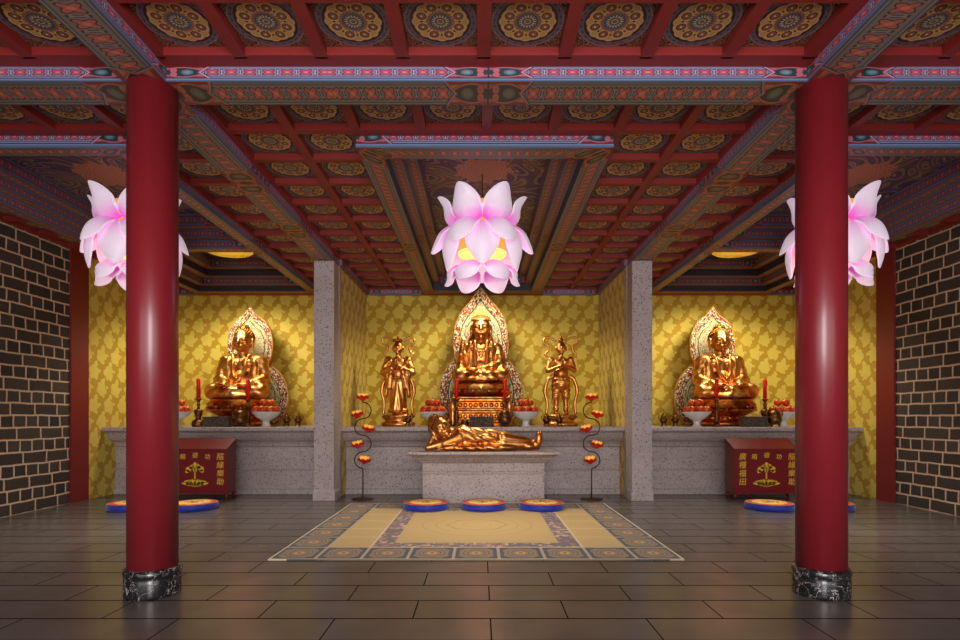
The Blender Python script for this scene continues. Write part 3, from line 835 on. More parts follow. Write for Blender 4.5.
def face(mb, c, s, R=Matrix.Identity(3)):
    """head, features and ears around centre c; s = scale (head about .5 high at s = 1); looks along -Y before R"""
    c = Vector(c); T = lambda x, y, z: c+R@Vector((x*s, y*s, z*s))
    e = lambda x, y, z, a, b, h: mb.ell(T(x, y, z), (a*s, b*s, h*s), 0, 14, 10, R)
    e(0, 0, .02, .195, .215, .245); e(0, -.05, -.11, .155, .155, .13)
    for q in (-1, 1):
        e(q*.085, -.125, -.055, .085, .08, .08)
        mb.cap(T(q*.025, -.212, .062), T(q*.13, -.172, .07), .016*s, .012*s, seg=8)
        e(q*.08, -.188, .025, .05, .026, .022)
        e(q*.208, .01, -.03, .028, .055, .12); e(q*.208, -.005, -.14, .024, .034, .06)
        mb.cap(T(0, -.215, -.105), T(q*.05, -.198, -.10), .017*s, .010*s, seg=8)
    mb.cap(T(0, -.208, .05), T(0, -.248, -.035), .018*s, .032*s, seg=8)
    e(0, -.20, -.125, .042, .025, .016); e(0, -.165, -.19, .055, .05, .045)

def curls(mb, c, r, s, R=Matrix.Identity(3), n=150):
    """snail curls over the scalp and the topknot"""
    c = Vector(c); g = PI*(3-5**.5)
    for i in range(n):
        z = 1-i/(n-1)*1.35; q = math.sqrt(max(0, 1-z*z)); x, y = q*math.cos(g*i), q*math.sin(g*i)
        if z < .62-(.0 if y > -.1 else .0) and y < -.25-(z-.25)*.9: continue
        if z < -.1 and y < .1: continue
        mb.ell(c+R@Vector((x*r[0], y*r[1], z*r[2])), (.026*s,)*3, 0, 6, 5)

def torso(mb, bare=True):
    mb.ell((0, 0, .66), (.33, .22, .29), seg=20, rings=14); mb.ell((0, -.06, .38), (.29, .25, .27), seg=20, rings=14)
    for q in (-1, 1): mb.ell((q*.13, -.13, .74), (.15, .10, .11), seg=14, rings=10)
    mb.cap((0, 0, .84), (0, -.02, 1.06), .125, .11, seg=16)
    mb.ell((0, 0, .885), (.2, .13, .08), seg=16)

def legs(mb):
    mb.ell((0, -.15, .12), (.5, .42, .16), seg=24, rings=12)
    for q in (-1, 1):
        mb.cap((q*.2, -.02, .17), (q*.5, -.34, .15), .19, .16, seg=16)
        mb.cap((q*.5, -.38, .13), (-q*.02, -.60, .11+.04*(q > 0)), .14, .09, seg=16)
    mb.ell((0, -.60, .06), (.36, .12, .07), seg=16)
    mb.ell((0, .1, .12), (.4, .3, .16), seg=16)

def folds_robe(x, y, z, n):
    ax = abs(x)
    if z < .34:
        th = math.atan2(y+.05, ax+.001)
        return .008*math.sin(17*th+z*14)
    if ax > .32: return .006*math.sin(30*z+10*y+6*ax)
    return .006*math.sin(36*(ax*.9+z*.4)+2*y)

def clampz(o, z=.001):
    for v in o.data.vertices:
        if v.co.z < z: v.co.z = z
    return o
def seated_buddha(x, y, z, label):
    r = thing('seated_statue', label, 'statue', (x, y, z), 0, None)
    mb = MB(); torso(mb); mb.cap((0, -.02, .9), (0, -.02, 1.0), .13, .12, seg=16)
    face(mb, (0, -.03, 1.21), 1.0)
    for q in (-1, 1):
        mb.cap((q*.30, -.30, .30), (q*.14, -.42, .27), .07, .055, seg=12)
        hand(mb, (q*.14, -.43, .285), (-q, -.35, -.03), (0, -.2, 1), .24, .03, .1, .03, q)
        mb.ell((q*.24, -.56, .27), (.15, .07, .05), seg=12, rot=rotm(0, 0, q*.35))          # soles turned up in the lap
    blob(mb, 'body', 'skin_gold', r, .014, None, 2)
    mb = MB()
    for q in (-1, 1):
        mb.ell((q*.33, .02, .83), (.15, .15, .12), seg=16); mb.cap((q*.38, .01, .80), (q*.47, -.06, .42), .13, .12, seg=16)
        mb.cap((q*.47, -.08, .40), (q*.24, -.34, .29), .125, .085, seg=16); mb.ell((q*.42, -.2, .26), (.15, .18, .14), seg=14)
        mb.ell((q*.27, .02, .60), (.14, .22, .34), seg=16, rings=12)
        mb.cap((q*.16, -.14, .90), (q*.10, -.29, .50), .045, .05, seg=10); mb.cap((q*.10, -.29, .50), (0, -.33, .36), .05, .05, seg=10)
        mb.cap((q*.16, -.12, .90), (q*.14, .08, .94), .05, .05, seg=10)
    mb.ell((0, .1, .62), (.34, .19, .36), seg=18); mb.ell((0, -.12, .24), (.34, .26, .14), seg=16)
    legs(mb)
    clampz(blob(mb, 'robe', 'gold', r, .016, folds_robe, 3))
    mb = MB(); R = (.205, .222, .225); mb.ell((0, .025, 1.27), (.198, .21, .215), seg=20, rings=14); mb.ell((0, .02, 1.49), (.095, .095, .075), seg=14)
    curls(mb, (0, .02, 1.27), (.20, .215, .22), 1.0, n=190); curls(mb, (0, .02, 1.49), (.095, .095, .08), .9, n=40)
    mb.build('curled_hair', 'hair_gold', r, (0, 0, 0)); return r

def petals(mb, n, r0, z0, r1, z1, wd, bulge=.06, ph=0.0, sx=1.0, sy=1.0, mat=0, th=.012, tip=.35, seg=7, cols=7, cz=0.0):
    """a ring of n cupped petals from radius r0 at z0 to r1 at z1"""
    for k in range(n):
        a = 2*PI*(k+ph)/n; ca, sa = math.cos(a), math.sin(a)
        for side in (0, 1):
            rows = []
            for i in range(seg):
                t = i/(seg-1); w = wd*.5*(math.sin(PI*min(t/(1-tip)*.5, .5)*1.0)**.55 if t < 1-tip else math.cos((t-(1-tip))/tip*PI/2)**.7)
                w = max(w, .003 if t > .5 else wd*.25)
                rr = r0+(r1-r0)*t+bulge*math.sin(PI*t); z = z0+(z1-z0)*t; row = []
                for j in range(cols):
                    q = (j/(cols-1)-.5)*2; lat = q*w; rad = rr-cz*q*q*w-(th if side else 0)
                    row.append(((rad*ca-lat*sa)*sx, (rad*sa+lat*ca)*sy, z))
                rows.append(row)
            uv = [[(i/(seg-1), j/(cols-1)) for j in range(cols)] for i in range(seg)]
            mb.grid(rows, mat, uv, True, False, flip=bool(side))
    return mb

def halo(r, w, zc, zb, top, R, zR, y, zbase, mats, tipf=.25, tipw=.20):
    """pointed head halo over a round body halo, carved bands, real thickness; z's are heights above zbase"""
    def plate(name, outline, c, y0, th, mat):
        n = len(outline); mb = MB(); rings = [0, .3, .55, .62, .64, .735, .785, .97, 1.0]
        L = [0]
        for i in range(n): L.append(L[-1]+math.dist(outline[i], outline[(i+1) % n]))
        for k in range(len(rings)-1):
            for i in range(n):
                i2 = (i+1) % n; q = []; uv = []
                for (rr, ii, l) in ((rings[k], i, L[i]), (rings[k], i2, L[i+1]), (rings[k+1], i2, L[i+1]), (rings[k+1], i, L[i])):
                    px, pz = c[0]+(outline[ii][0]-c[0])*rr, c[1]+(outline[ii][1]-c[1])*rr
                    yy = y0-(.035 if rr > .76 else (.02 if rr < .63 else 0)); q.append((px, yy, pz)); uv.append((rr, l))
                if k == 0: q = q[1:]; uv = uv[1:]
                mb.quad(q[::-1], 0, uv[::-1])
        for i in range(n):
            i2 = (i+1) % n; a, b = outline[i], outline[i2]
            mb.quad([(a[0], y0-.035, a[1]), (b[0], y0-.035, b[1]), (b[0], y0+th, b[1]), (a[0], y0+th, a[1])], 0, [(.99, 0)]*4)
        mb.quad([(a, y0+th, b) for a, b in outline], 0, [(.99, 0)]*n)
        return mb.build(name, mat, r, (0, 0, 0))
    o = []
    for i in range(72):
        t = 2*PI*i/72; x, z = R*math.cos(t), zR+R*math.sin(t)
        o.append((x, max(z, 0.002)))
    o = [p for i, p in enumerate(o) if not (p[1] == .002 and o[i-1][1] == .002 and o[(i+1) % 72][1] == .002)]
    plate('body_halo', o[::1], (0, max(zR, .3)), y+.05, .03, mats[0])
    o = []
    for i in range(80):
        t = 2*PI*i/80; s, c = math.sin(t), math.cos(t)
        if c > 0:
            x = w*math.copysign(abs(s)**.78, s); zz = zc+(top-zc)*(1-tipf)*c+(top-zc)*tipf*math.exp(-(abs(x)/(tipw*w))**1.6)
        else: x = w*s; zz = zc+(zc-zb)*c
        o.append((x, zz))
    plate('head_halo', o[::-1], (0, zc-.05), y, .03, mats[1])

def side_shrine(x, who, hl):
    r = seated_buddha(x, 11.78, 1.86, 'gold seated statue with curled hair and joined hands %s' % who)
    mb = MB(); mb.lathe([(.50, .0), (.54, .03), (.54, .08), (.46, .11)], 8, 0, sx=1.05, sy=.85); mb.lathe([(.40, .10), (.36, .16), (.40, .24)], 24, 0, sx=1.05, sy=.85)
    for k in range(16):
        a = 2*PI*k/16; mb.ell((.42*math.cos(a), .34*math.sin(a), .17), (.06, .05, .045), 1 if k % 2 else 0, 8, 6)
    p = thing('lotus_pedestal', 'gilded lotus pedestal with red jewels under the seated statue %s' % who, 'pedestal', (x, 11.62, 1.30), 0, None)
    mb.build('pedestal_base', ['gilt_red', 'jewel'], p, (0, 0, 0))
    mb = MB(); mb.lathe([(.40, .24), (.52, .30), (.57, .42), (.60, .52), (.60, .545), (.55, .56)], 40, 0, sx=1.0, sy=.85)
    petals(mb, 14, .44, .22, .66, .50, .25, .06, 0, 1, .85); petals(mb, 14, .42, .22, .68, .36, .24, .05, .5, 1, .85)
    for k in range(28):
        a = 2*PI*k/28; mb.ell((.64*math.cos(a), .55*math.sin(a), .33+.06*(k % 2)), (.028,)*3, 1 if k % 3 == 0 else 0, 8, 6)
    mb.build('lotus_seat', ['gilt_red', 'jewel'], p, (0, 0, 0))
    h = thing('halo', 'carved halo with red and cream bands behind the seated statue %s' % who, 'halo', (x-.06*(1 if x < 0 else -1), 12.28, 1.30), 0, None)
    halo(h, .495, 1.77, 1.05, 2.62, .83, .62, 0, 0, ('halo', 'halo'))
side_shrine(-4.97, 'in the left alcove', '')
side_shrine(5.03, 'in the right alcove', '')

# middle statue: crowned, one hand raised
def crowned_statue():
    r = thing('seated_statue', 'tall crowned gold statue seated on the middle throne with one hand raised', 'statue', (.02, 11.72, 2.19)); r.scale = (.90, .9, .93)
    mb = MB(); torso(mb); face(mb, (0, -.03, 1.22), 1.12)
    mb.cap((.30, -.32, .34), (.12, -.42, .33), .07, .055, seg=12); hand(mb, (.13, -.43, .34), (-1, -.3, -.03), (0, -.2, 1), .24, .03, .1, .03, 1)
    mb.cap((-.47, -.16, .46), (-.42, -.30, .76), .07, .05, seg=12); hand(mb, (-.42, -.31, .78), (.1, -.05, 1), (0, -1, 0), .24, .03, .3, .03, 1)
    mb.ell((-.2, -.56, .27), (.15, .07, .05), seg=12)
    blob(mb, 'body', 'skin_gold', r, .014, None, 2)
    mb = MB()
    for q in (-1, 1):
        mb.ell((q*.32, .02, .83), (.15, .15, .12), seg=16); mb.cap((q*.38, .01, .80), (q*.47, -.08, .46), .12, .12, seg=16)
        mb.ell((q*.26, .02, .60), (.15, .22, .36), seg=16, rings=12)
        mb.cap((q*.14, -.17, .92), (q*.13, -.29, .40), .05, .055, seg=10); mb.cap((q*.24, -.10, .90), (q*.25, -.24, .36), .05, .06, seg=10)
        mb.cap((q*.42, -.12, .62), (q*.50, -.16, .10), .09, .13, seg=14); mb.ell((q*.47, -.2, .22), (.14, .17, .2), seg=14)
    mb.cap((.47, -.08, .42), (.22, -.36, .33), .11, .085, seg=14); mb.cap((-.47, -.08, .46), (-.45, -.24, .62), .11, .08, seg=14)
    mb.ell((0, .1, .62), (.34, .19, .36), seg=18); mb.ell((0, -.1, .22), (.36, .28, .14), seg=16); legs(mb)
    # veil falling from the crown to the shoulders
    mb.ell((0, .12, 1.24), (.2, .15, .22), seg=18)
    for q in (-1, 1): mb.cap((q*.17, .12, 1.20), (q*.26, .06, .88), .05, .08, seg=12)
    clampz(blob(mb, 'robe', 'gold', r, .016, folds_robe, 3))
    mb = MB(); mb.ell((0, .03, 1.33), (.20, .2, .19), seg=20); mb.ell((0, .05, 1.56), (.085, .085, .14), seg=14)
    mb.build('bound_hair', 'hair_gold', r, (0, 0, 0))
    mb = MB()
    for i in range(9):
        t = (i-4)/4; a = t*1.35; cx, cy = .205*math.sin(a), .0-.2*math.cos(a); h = .27-.15*abs(t)
        mb.prism([(cx-.03, 1.40), (cx+.03, 1.40), (cx*.9+.04, 1.40+h*.5), (cx*.8, 1.40+h+.05), (cx*.9-.04, 1.40+h*.5)], cy-.012, cy+.012)
        mb.ell((cx, cy-.02, 1.40+h*.45), (.02,)*3, 0, 8, 6)
    mb.tube([(.222*math.sin(a), .0-.225*math.cos(a), 1.405) for a in [(-1.6+3.2*i/16) for i in range(17)]], .02, 8)
    mb.build('crown', 'gold', r, (0, 0, 0))
    mb = MB(); mb.tube([(.18*math.sin(a), -.02-.24*abs(math.cos(a))**.7-.03, .9-.2*math.cos(a)) for a in [(-1.5+3*i/20) for i in range(21)]], .014, 8)
    for i in range(9): a = -1.2+2.4*i/8; mb.ell((.18*math.sin(a), -.06-.24*math.cos(a)**.7, .885-.2*math.cos(a)), (.02, .02, .03), 0, 8, 6)
    mb.ell((0, -.33, .60), (.05, .02, .06), 0, 10, 8); mb.build('necklace', 'gold', r, (0, 0, 0))
    t = thing('throne', 'carved red and gold tiered throne under the tall crowned statue', 'throne', (.02, 11.66, 1.30))
    mb = MB()
    for z0, z1, w, d in ((0, .07, .54, .44), (.07, .13, .50, .40), (.13, .27, .47, .37), (.27, .32, .52, .42), (.32, .36, .55, .45), (.36, .50, .48, .38), (.50, .56, .54, .44), (.56, .60, .57, .47)):
        mb.box(-w, w, -d, d, z0, z1)
    o = mb.build('throne_base', 'gilt_red', t, (0, 0, 0)); add_mod_bevel(o, .012, 2)
    for i in range(9):
        for zc, yy in ((.20, -.372), (.43, -.382)):
            mb = MB(); mb.ell((-.42+.105*i, yy, zc), (.042, .022, .05), 0, 10, 8); mb.build('carved_boss', 'gold' if i % 2 else 'gilt_red', t, (0, 0, 0))
    for q in (-1, 1):
        mb = MB(); mb.lathe([(.06, 0), (.08, .03), (.05, .08), (.07, .16), (.045, .24), (.06, .34), (.08, .42), (.04, .50), (.03, .62)], 12, 0, (q*.57, -.36, 0)); mb.build('corner_post', 'gold', t, (0, 0, 0))
    mb = MB(); mb.lathe([(.42, .60), (.50, .64), (.54, .74), (.56, .84), (.54, .885)], 40, 0, sx=1.0, sy=.85)
    petals(mb, 14, .42, .60, .60, .86, .25, .06, 0, 1, .85); petals(mb, 14, .42, .60, .61, .74, .24, .05, .5, 1, .85)
    for k in range(24):
        a = 2*PI*k/24; mb.ell((.62*math.cos(a), .53*math.sin(a), .71), (.03,)*3, 1 if k % 4 == 0 else 0, 8, 6)
    mb.build('lotus_seat', ['gold', 'jewel'], t, (0, 0, 0))
    h = thing('halo', 'largest carved halo with a gilded flame tip standing behind the tall crowned statue', 'halo', (.02, 12.2, 1.30))
    halo(h, .60, 1.78, .95, 3.03, .925, .72, 0, 0, ('halo', 'halo_gold'), .27, .28)
crowned_statue()

# standing attendants
def attendant(x, robed, label):
    r = thing('standing_statue', label, 'statue', (x, 11.5, 1.30)); B = .24
    mb = MB(); mb.lathe([(.33, 0), (.35, .03), (.35, .07), (.29, .09), (.26, .13), (.30, .17), (.32, .20), (.31, .235), (.27, .24)], 10 if robed else 28, 0, sx=1, sy=.8)
    petals(mb, 14, .27, .13, .34, .22, .13, .02, 0, 1, .8); mb.build('statue_base', 'gold', r, (0, 0, 0))
    mb = MB(); H = B
    face(mb, (0, -.02, H+1.36), .52)
    mb.cap((0, 0, H+1.14), (0, 0, H+1.26), .055, .05); 
    mb.ell((0, 0, H+1.02), (.19, .12, .17), seg=16); mb.ell((0, -.02, H+.84), (.155, .125, .16), seg=16)
    if not robed:
        for q in (-1, 1): mb.ell((q*.07, -.07, H+1.07), (.08, .05, .06))
        mb.ell((0, -.045, H+.84), (.14, .12, .13), seg=16)
    for q in (-1, 1):
        mb.ell((q*.20, 0, H+1.12), (.07, .075, .07)); mb.cap((q*.215, 0, H+1.10), (q*.275, -.05, H+.90), .06, .05)
        mb.cap((q*.275, -.05, H+.89), (q*.035, -.22, H+.98), .048, .034)
        hand(mb, (q*.018, -.225, H+.98), (0, -.15, 1), (q, 0, 0), .15, .017, .0, .016, q)
        if not robed:
            mb.cap((q*.085, 0, H+.72), (q*.095, -.02, H+.42), .095, .07); mb.cap((q*.095, -.02, H+.42), (q*.10, 0, H+.07), .065, .042)
            mb.ell((q*.11, -.05, H+.03), (.045, .09, .035))
    blob(mb, 'body', 'skin_gold', r, .011, None, 2)
    mb = MB()
    if robed:
        mb.cap((0, 0, H+.66), (0, 0, H+.16), .165, .17, seg=20); mb.cap((0, -.04, H+.55), (0, -.05, H+.10), .12, .14, seg=16)
        mb.ell((0, 0, H+.08), (.22, .17, .08), seg=18)
        for q in (-1, 1):
            mb.ell((q*.19, .01, H+1.08), (.10, .11, .12)); mb.cap((q*.22, 0, H+1.06), (q*.28, -.05, H+.86), .085, .085)
            mb.cap((q*.27, -.06, H+.86), (q*.10, -.20, H+.93), .075, .05)
            mb.cap((q*.20, -.13, H+.84), (q*.23, -.08, H+.40), .06, .05); mb.cap((q*.12, -.17, H+.88), (q*.16, -.12, H+.55), .05, .05)
            mb.ell((q*.12, .02, H+.92), (.10, .13, .2))
        f = lambda x, y, z, n: .007*math.sin(60*abs(x)+10*z) if z < H+.75 else .006*math.sin(50*z+30*abs(x))
    else:
        mb.cap((0, 0, H+.70), (0, .0, H+.62), .165, .17, seg=18)
        for q in (-1, 1): mb.cap((q*.085, 0, H+.66), (q*.105, -.01, H+.36), .11, .085); mb.ell((q*.1, 0, H+.34), (.09, .085, .05)); mb.ell((q*.10, -.01, H+.13), (.06, .06, .09))
        for i in range(7): a = -PI*.05-PI*.9*i/6; mb.ell((.15*math.cos(a), .14*math.sin(a), H+.73), (.045, .04, .03))
        f = lambda x, y, z, n: .005*math.sin(70*z+30*abs(x))
    blob(mb, 'robe' if robed else 'trousers', 'gold', r, .011, f, 2)
    mb = MB(); mb.ell((0, .015, H+1.40), (.105, .112, .105), seg=14); mb.ell((0, .01, H+1.53), (.05, .05, .05)); mb.ell((0, .01, H+1.585), (.028, .028, .035))
    if robed:
        for q in (-1, 1): mb.ell((q*.06, -.02, H+1.52), (.045, .04, .035))
    mb.build('bound_hair', 'hair_gold', r, (0, 0, 0))
    for q in (-1, 1):
        w = .33 if robed else .35
        P = [(.08, 1.50), (.14, 1.54), (.22, 1.58), (w-.03, 1.58), (w, 1.50), (w-.04, 1.44), (w-.10, 1.40), (w-.09, 1.30), (w-.03, 1.24), (.22, 1.16), (.15, 1.14)]
        def sm(P, k=4):
            o = []
            for i in range(len(P)-1):
                p0, p1, p2, p3 = P[max(i-1, 0)], P[i], P[i+1], P[min(i+2, len(P)-1)]
                for j in range(k):
                    t = j/k; o.append(tuple(.5*((2*p1[d])+(-p0[d]+p2[d])*t+(2*p0[d]-5*p1[d]+4*p2[d]-p3[d])*t*t+(-p0[d]+3*p1[d]-3*p2[d]+p3[d])*t**3) for d in range(len(p1))))
            return o+[P[-1]]
        mb = MB(); mb.tube([(q*a, .04, H+b) for a, b in sm(P)], .024, 8); mb.build('ribbon', 'gold', r, (0, 0, 0))
        P = [(.17, .78), (.25, .74), (.31, .60), (.33, .44), (.29, .30), (.285, .16), (.30, .0)]
        mb = MB(); mb.tube([(q*a, -.03, H+b) for a, b in sm(P)], [.036]*13+[.028]*12, 8); mb.build('scarf', 'gold', r, (0, 0, 0))
attendant(-1.68, True, 'standing gold attendant in long robes with looping ribbons, left of the throne')
attendant(1.66, False, 'standing bare chested gold attendant with praying hands, right of the throne')

# reclining statue on the stone table
def reclining():
    r = thing('reclining_statue', 'golden statue reclining on its side on the stone table, head propped on a hand', 'statue', (.06, 9.86, .90))
    R = rotm(.0, -.62, .35)
    hc = Vector((-.76, -.02, .395))
    mb = MB(); face(mb, hc, .82, rotm(0, 0, 0) @ Euler((0, -.55, 0)).to_matrix() @ Euler((0, 0, .45)).to_matrix())
    mb.cap((-.68, 0, .33), (-.5, .02, .29), .085, .10, seg=14)
    mb.ell((-.36, .02, .24), (.24, .16, .20), seg=18, rot=rotm(0, .25, 0))
    mb.cap((-.42, -.06, .22), (-.68, -.10, .13), .15, .10, seg=16); mb.cap((-.62, -.09, .15), (-.97, -.13, .058), .10, .058, seg=14); mb.cap((-.97, -.13, .055), (-.88, -.07, .25), .055, .042, seg=12)
    hand(mb, (-.88, -.08, .24), (.25, .15, 1), (-1, -.6, .2), .22, .024, -.2, .026, 1)
    mb.cap((-.42, -.06, .15), (-.52, -.17, .07), .06, .055); mb.cap((-.50, -.17, .06), (-.66, -.2, .05), .055, .045); hand(mb, (-.66, -.2, .045), (-1, -.1, 0), (0, 0, 1), .17, .022, .3, .024, 1)
    mb.cap((.0, .02, .14), (.80, .0, .1), .05, .05); mb.cap((.78, -.02, .14), (.95, -.02, .15), .05, .045); mb.cap((.78, .02, .06), (.95, .02, .06), .05, .045)
    mb.ell((.97, -.05, .20), (.075, .07, .14), rot=rotm(0, .12, 0)); mb.ell((.97, .03, .12), (.055, .06, .115), rot=rotm(0, .12, 0)); mb.ell((.92, -.03, .11), (.09, .07, .09))
    for i in range(5): mb.ell((1.005, -.085+.022*i, .335-.012*i), (.017, .014, .022)); mb.ell((.995, -.02+.022*i, .225-.01*i), (.017, .014, .022))
    blob(mb, 'body', 'skin_gold', r, .013, None, 2)
    mb = MB()
    mb.ell((-.36, .02, .24), (.19, .2, .21), seg=20, rings=14); mb.cap((-.30, .02, .22), (.05, .02, .19), .21, .19, seg=20)
    mb.cap((.05, .02, .19), (.35, .03, .18), .195, .18, seg=20); mb.cap((.35, 0, .18), (.82, 0, .12), .17, .09, seg=18); mb.cap((.30, .02, .11), (.86, .02, .075), .12, .075, seg=16)
    mb.cap((-.40, -.10, .33), (-.12, -.18, .22), .09, .075, seg=14); mb.cap((-.12, -.18, .22), (.22, -.17, .24), .075, .05, seg=12)
    mb.ell((.0, -.08, .06), (.62, .20, .07), seg=20); mb.ell((-.46, -.15, .06), (.14, .08, .06), seg=14); mb.ell((.8, -.02, .07), (.13, .1, .07))
    mb.cap((-.55, -.06, .10), (-.35, -.12, .24), .07, .09, seg=12)
    def f(x, y, z, n):
        return .022*(abs(math.sin(24*(z*.85+.30*x+.12*math.sin(3.2*x+.5))))-.6)
    o = blob(mb, 'robe', 'gold', r, .013, f, 2)
    for v in o.data.vertices:
        if v.co.z < .002: v.co.z = .002
    Rm = Euler((0, -.55, 0)).to_matrix() @ Euler((0, 0, .45)).to_matrix()
    mb = MB(); mb.ell(hc+Rm@Vector((0, .025, .05)), (.165, .175, .175), 0, 18, 12, Rm); mb.ell(hc+Rm@Vector((0, .03, .215)), (.08, .08, .05), 0, 12, 8, Rm)
    curls(mb, hc+Rm@Vector((0, .02, .05)), (.166, .178, .18), .8, Rm, 190); curls(mb, hc+Rm@Vector((0, .03, .215)), (.08, .08, .055), .75, Rm, 34)
    mb.build('curled_hair', 'hair_gold', r, (0, 0, 0))
reclining()

# ------------------------------------------------------------------ offerings
AZ = 1.30
def bowl(label, x, y):
    r = thing('offering_bowl', label, 'bowl', (x, y, AZ), 0, 'white footed fruit bowls')
    MB().lathe([(.10, 0), (.105, .012), (.075, .03), (.062, .07), (.07, .10), (.09, .115)], 32, 0).build('bowl_foot', 'white', r, (0, 0, 0))
    MB().lathe([(.06, .112), (.12, .145), (.20, .20), (.275, .283), (.282, .292), (.272, .292), (.20, .225), (.12, .17), (.0, .15)], 40, 0, cap=False).build('bowl_dish', 'white', r, (0, 0, 0))
    return r
apple_mb = MB(); apple_mb.lathe([(.0, .012), (.03, .002), (.055, .01), (.075, .04), (.08, .075), (.07, .115), (.045, .138), (.02, .136), (.0, .124)], 20, 0, cap=False)
for i, p in enumerate(apple_mb.v): apple_mb.v[i] = (p[0]*.9, p[1]*.9, (p[2]-.07)*.9)
amesh = apple_mb.mesh('apple', ['apple'])
sm_ = MB(); sm_.tube([(0, 0, .05), (.004, 0, .08), (.012, 0, .098)], .006, 6); smesh = sm_.mesh('stem', ['dark'])
def apples(x, y, where, s=1.0):
    pts = [(.188*math.cos(2*PI*k/7+.2), .188*math.sin(2*PI*k/7+.2), .335) for k in range(7)]+[(0, 0, .325)]
    pts += [(.096*math.cos(2*PI*k/3+.5), .096*math.sin(2*PI*k/3+.5), .472) for k in range(3)]
    for (a, b, c) in pts:
        o = bpy.data.objects.new('apple', amesh); C.objects.link(o); o.location = (x+a, y+b, AZ+c); o.rotation_euler = (random.uniform(-.5, .5), random.uniform(-.5, .5), random.uniform(0, 6))
        tag(o, 'red apple heaped in the white bowl %s' % where, 'apple', 'apples in the bowl %s' % where)
        q = bpy.data.objects.new('stem', smesh); C.objects.link(q); q.parent = o
for x, w in ((-.93, 'left of the throne'), (.90, 'right of the throne'), (-4.20, 'beside the left granite pillar'), (4.26, 'beside the right granite pillar'),
             (-5.97, 'half hidden by the left red column'), (6.03, 'half hidden by the right red column')):
    yb = 11.14 if x > 6 else 11.0; bowl('white footed bowl heaped with red apples, '+w, x, yb); apples(x, yb, w)

def candle(x, y, where, ornate=True):
    r = thing('candlestick', 'bronze candlestick holding a red candle, '+where, 'candlestick', (x, y, AZ), 0, 'bronze candlesticks')
    if ornate: prof = [(.11, 0), (.125, .03), (.125, .08), (.10, .12), (.05, .15), (.045, .18), (.07, .24), (.085, .32), (.05, .34)]
    else: prof = [(.09, 0), (.095, .03), (.05, .06), (.035, .12), (.05, .18), (.03, .22), (.035, .30), (.03, .34)]
    MB().lathe(prof, 24, 0).build('foot', 'bronze', r, (0, 0, 0))
    MB().lathe([(.03, .34), (.022, .40), (.04, .43), (.02, .46), (.03, .50), (.055, .53), (.06, .545), (.035, .55)], 20, 0).build('drip_pan', 'bronze', r, (0, 0, 0))
    c = thing('candle', 'red candle standing on the bronze candlestick '+where, 'candle', (x, y, AZ+.55), 0, 'tall red candles')
    MB().lathe([(.036, 0), (.036, .375), (.030, .385), (.01, .380)], 20, 0).build('wax', 'wax', c, (0, 0, 0))
    mb = MB(); mb.tube([(0, 0, .375), (.002, 0, .40)], .005, 6); mb.build('wick', 'wick', c, (0, 0, 0))
candle(-.463, 11.06, 'at the left front of the throne', False); candle(.490, 11.07, 'at the right front of the throne', False)
candle(-5.48, 10.9, 'left of the left alcove trough'); candle(-4.58, 11.06, 'in front of the left seated statue', False)
candle(4.62, 10.93, 'in front of the right seated statue', False); candle(5.66, 11.12, 'right of the right alcove trough')

def block(x, w, label):
    r = thing('incense_trough', label, 'incense trough', (x, 10.82, AZ), 0, 'dark carved incense troughs')
    o = MB().box(-w/2, w/2, -.09, .09, 0, .17).build('trough', 'block', r, (0, 0, 0)); add_mod_bevel(o, .012)
    o = MB().box(-w/2-.008, w/2+.008, -.098, .098, .17, .20).build('rim', 'block', r, (0, 0, 0)); add_mod_bevel(o, .006)
block(.03, .46, 'dark carved stone incense trough in front of the throne'); block(-5.07, .50, 'dark carved stone incense trough in the left alcove'); block(5.28, .49, 'dark carved stone incense trough in the right alcove')

def censer(x, y, s, label):
    r = thing('incense_burner', label, 'incense burner', (x, y, AZ), 0, 'bronze incense burners')
    mb = MB()
    for k in range(3):
        a = 2*PI*k/3+PI/2; mb.cap((s*.08*math.cos(a), s*.08*math.sin(a), s*.05), (s*.085*math.cos(a), s*.085*math.sin(a), s*.017), s*.028, s*.014, seg=8)
    mb.build('feet', 'bronze', r, (0, 0, 0))
    MB().lathe([(s*.06, s*.05), (s*.11, s*.07), (s*.13, s*.13), (s*.125, s*.19), (s*.105, s*.21), (s*.12, s*.235), (s*.11, s*.24)], 28, 0).build('burner_bowl', 'bronze', r, (0, 0, 0))
    MB().lathe([(s*.115, s*.24), (s*.10, s*.28), (s*.06, s*.315), (s*.02, s*.33), (s*.03, s*.345), (s*.022, s*.365), (.001, s*.375)], 28, 0).build('burner_lid', 'bronze', r, (0, 0, 0))
    for q in (-1, 1):
        mb = MB(); mb.tube([(q*s*(.12+.035*math.sin(t)), 0, s*(.20+.05*(1-math.cos(t)))) for t in [PI*i/8 for i in range(9)]], s*.012, 8); mb.build('handle', 'bronze', r, (0, 0, 0))
censer(.478, 10.77, 1.0, 'bronze incense burner with lid in front of the throne, right of the dark trough')
censer(-4.60, 10.76, 1.0, 'bronze incense burner between the dark trough and the apple bowl in the left alcove')
censer(5.68, 10.80, 1.0, 'bronze incense burner right of the dark trough in the right alcove')

def lidded(x, label, s=1.0):
    r = thing('incense_box', label, 'incense box', (x, 10.86, AZ), 0, 'small domed bronze boxes')
    MB().lathe([(.08*s, 0), (.095*s, .01), (.10*s, .05), (.104*s, .058)], 24, 0).build('box_body', 'bronze', r, (0, 0, 0))
    MB().lathe([(.104*s, .058), (.10*s, .09), (.07*s, .13), (.02*s, .15), (.012, .165), (.002, .172)], 24, 0).build('box_lid', 'bronze', r, (0, 0, 0))
lidded(-.30, 'small domed bronze box between the left throne candle and the dark trough', .8); lidded(-.62, 'small domed bronze box between the left throne candle and the apple bowl', .8)

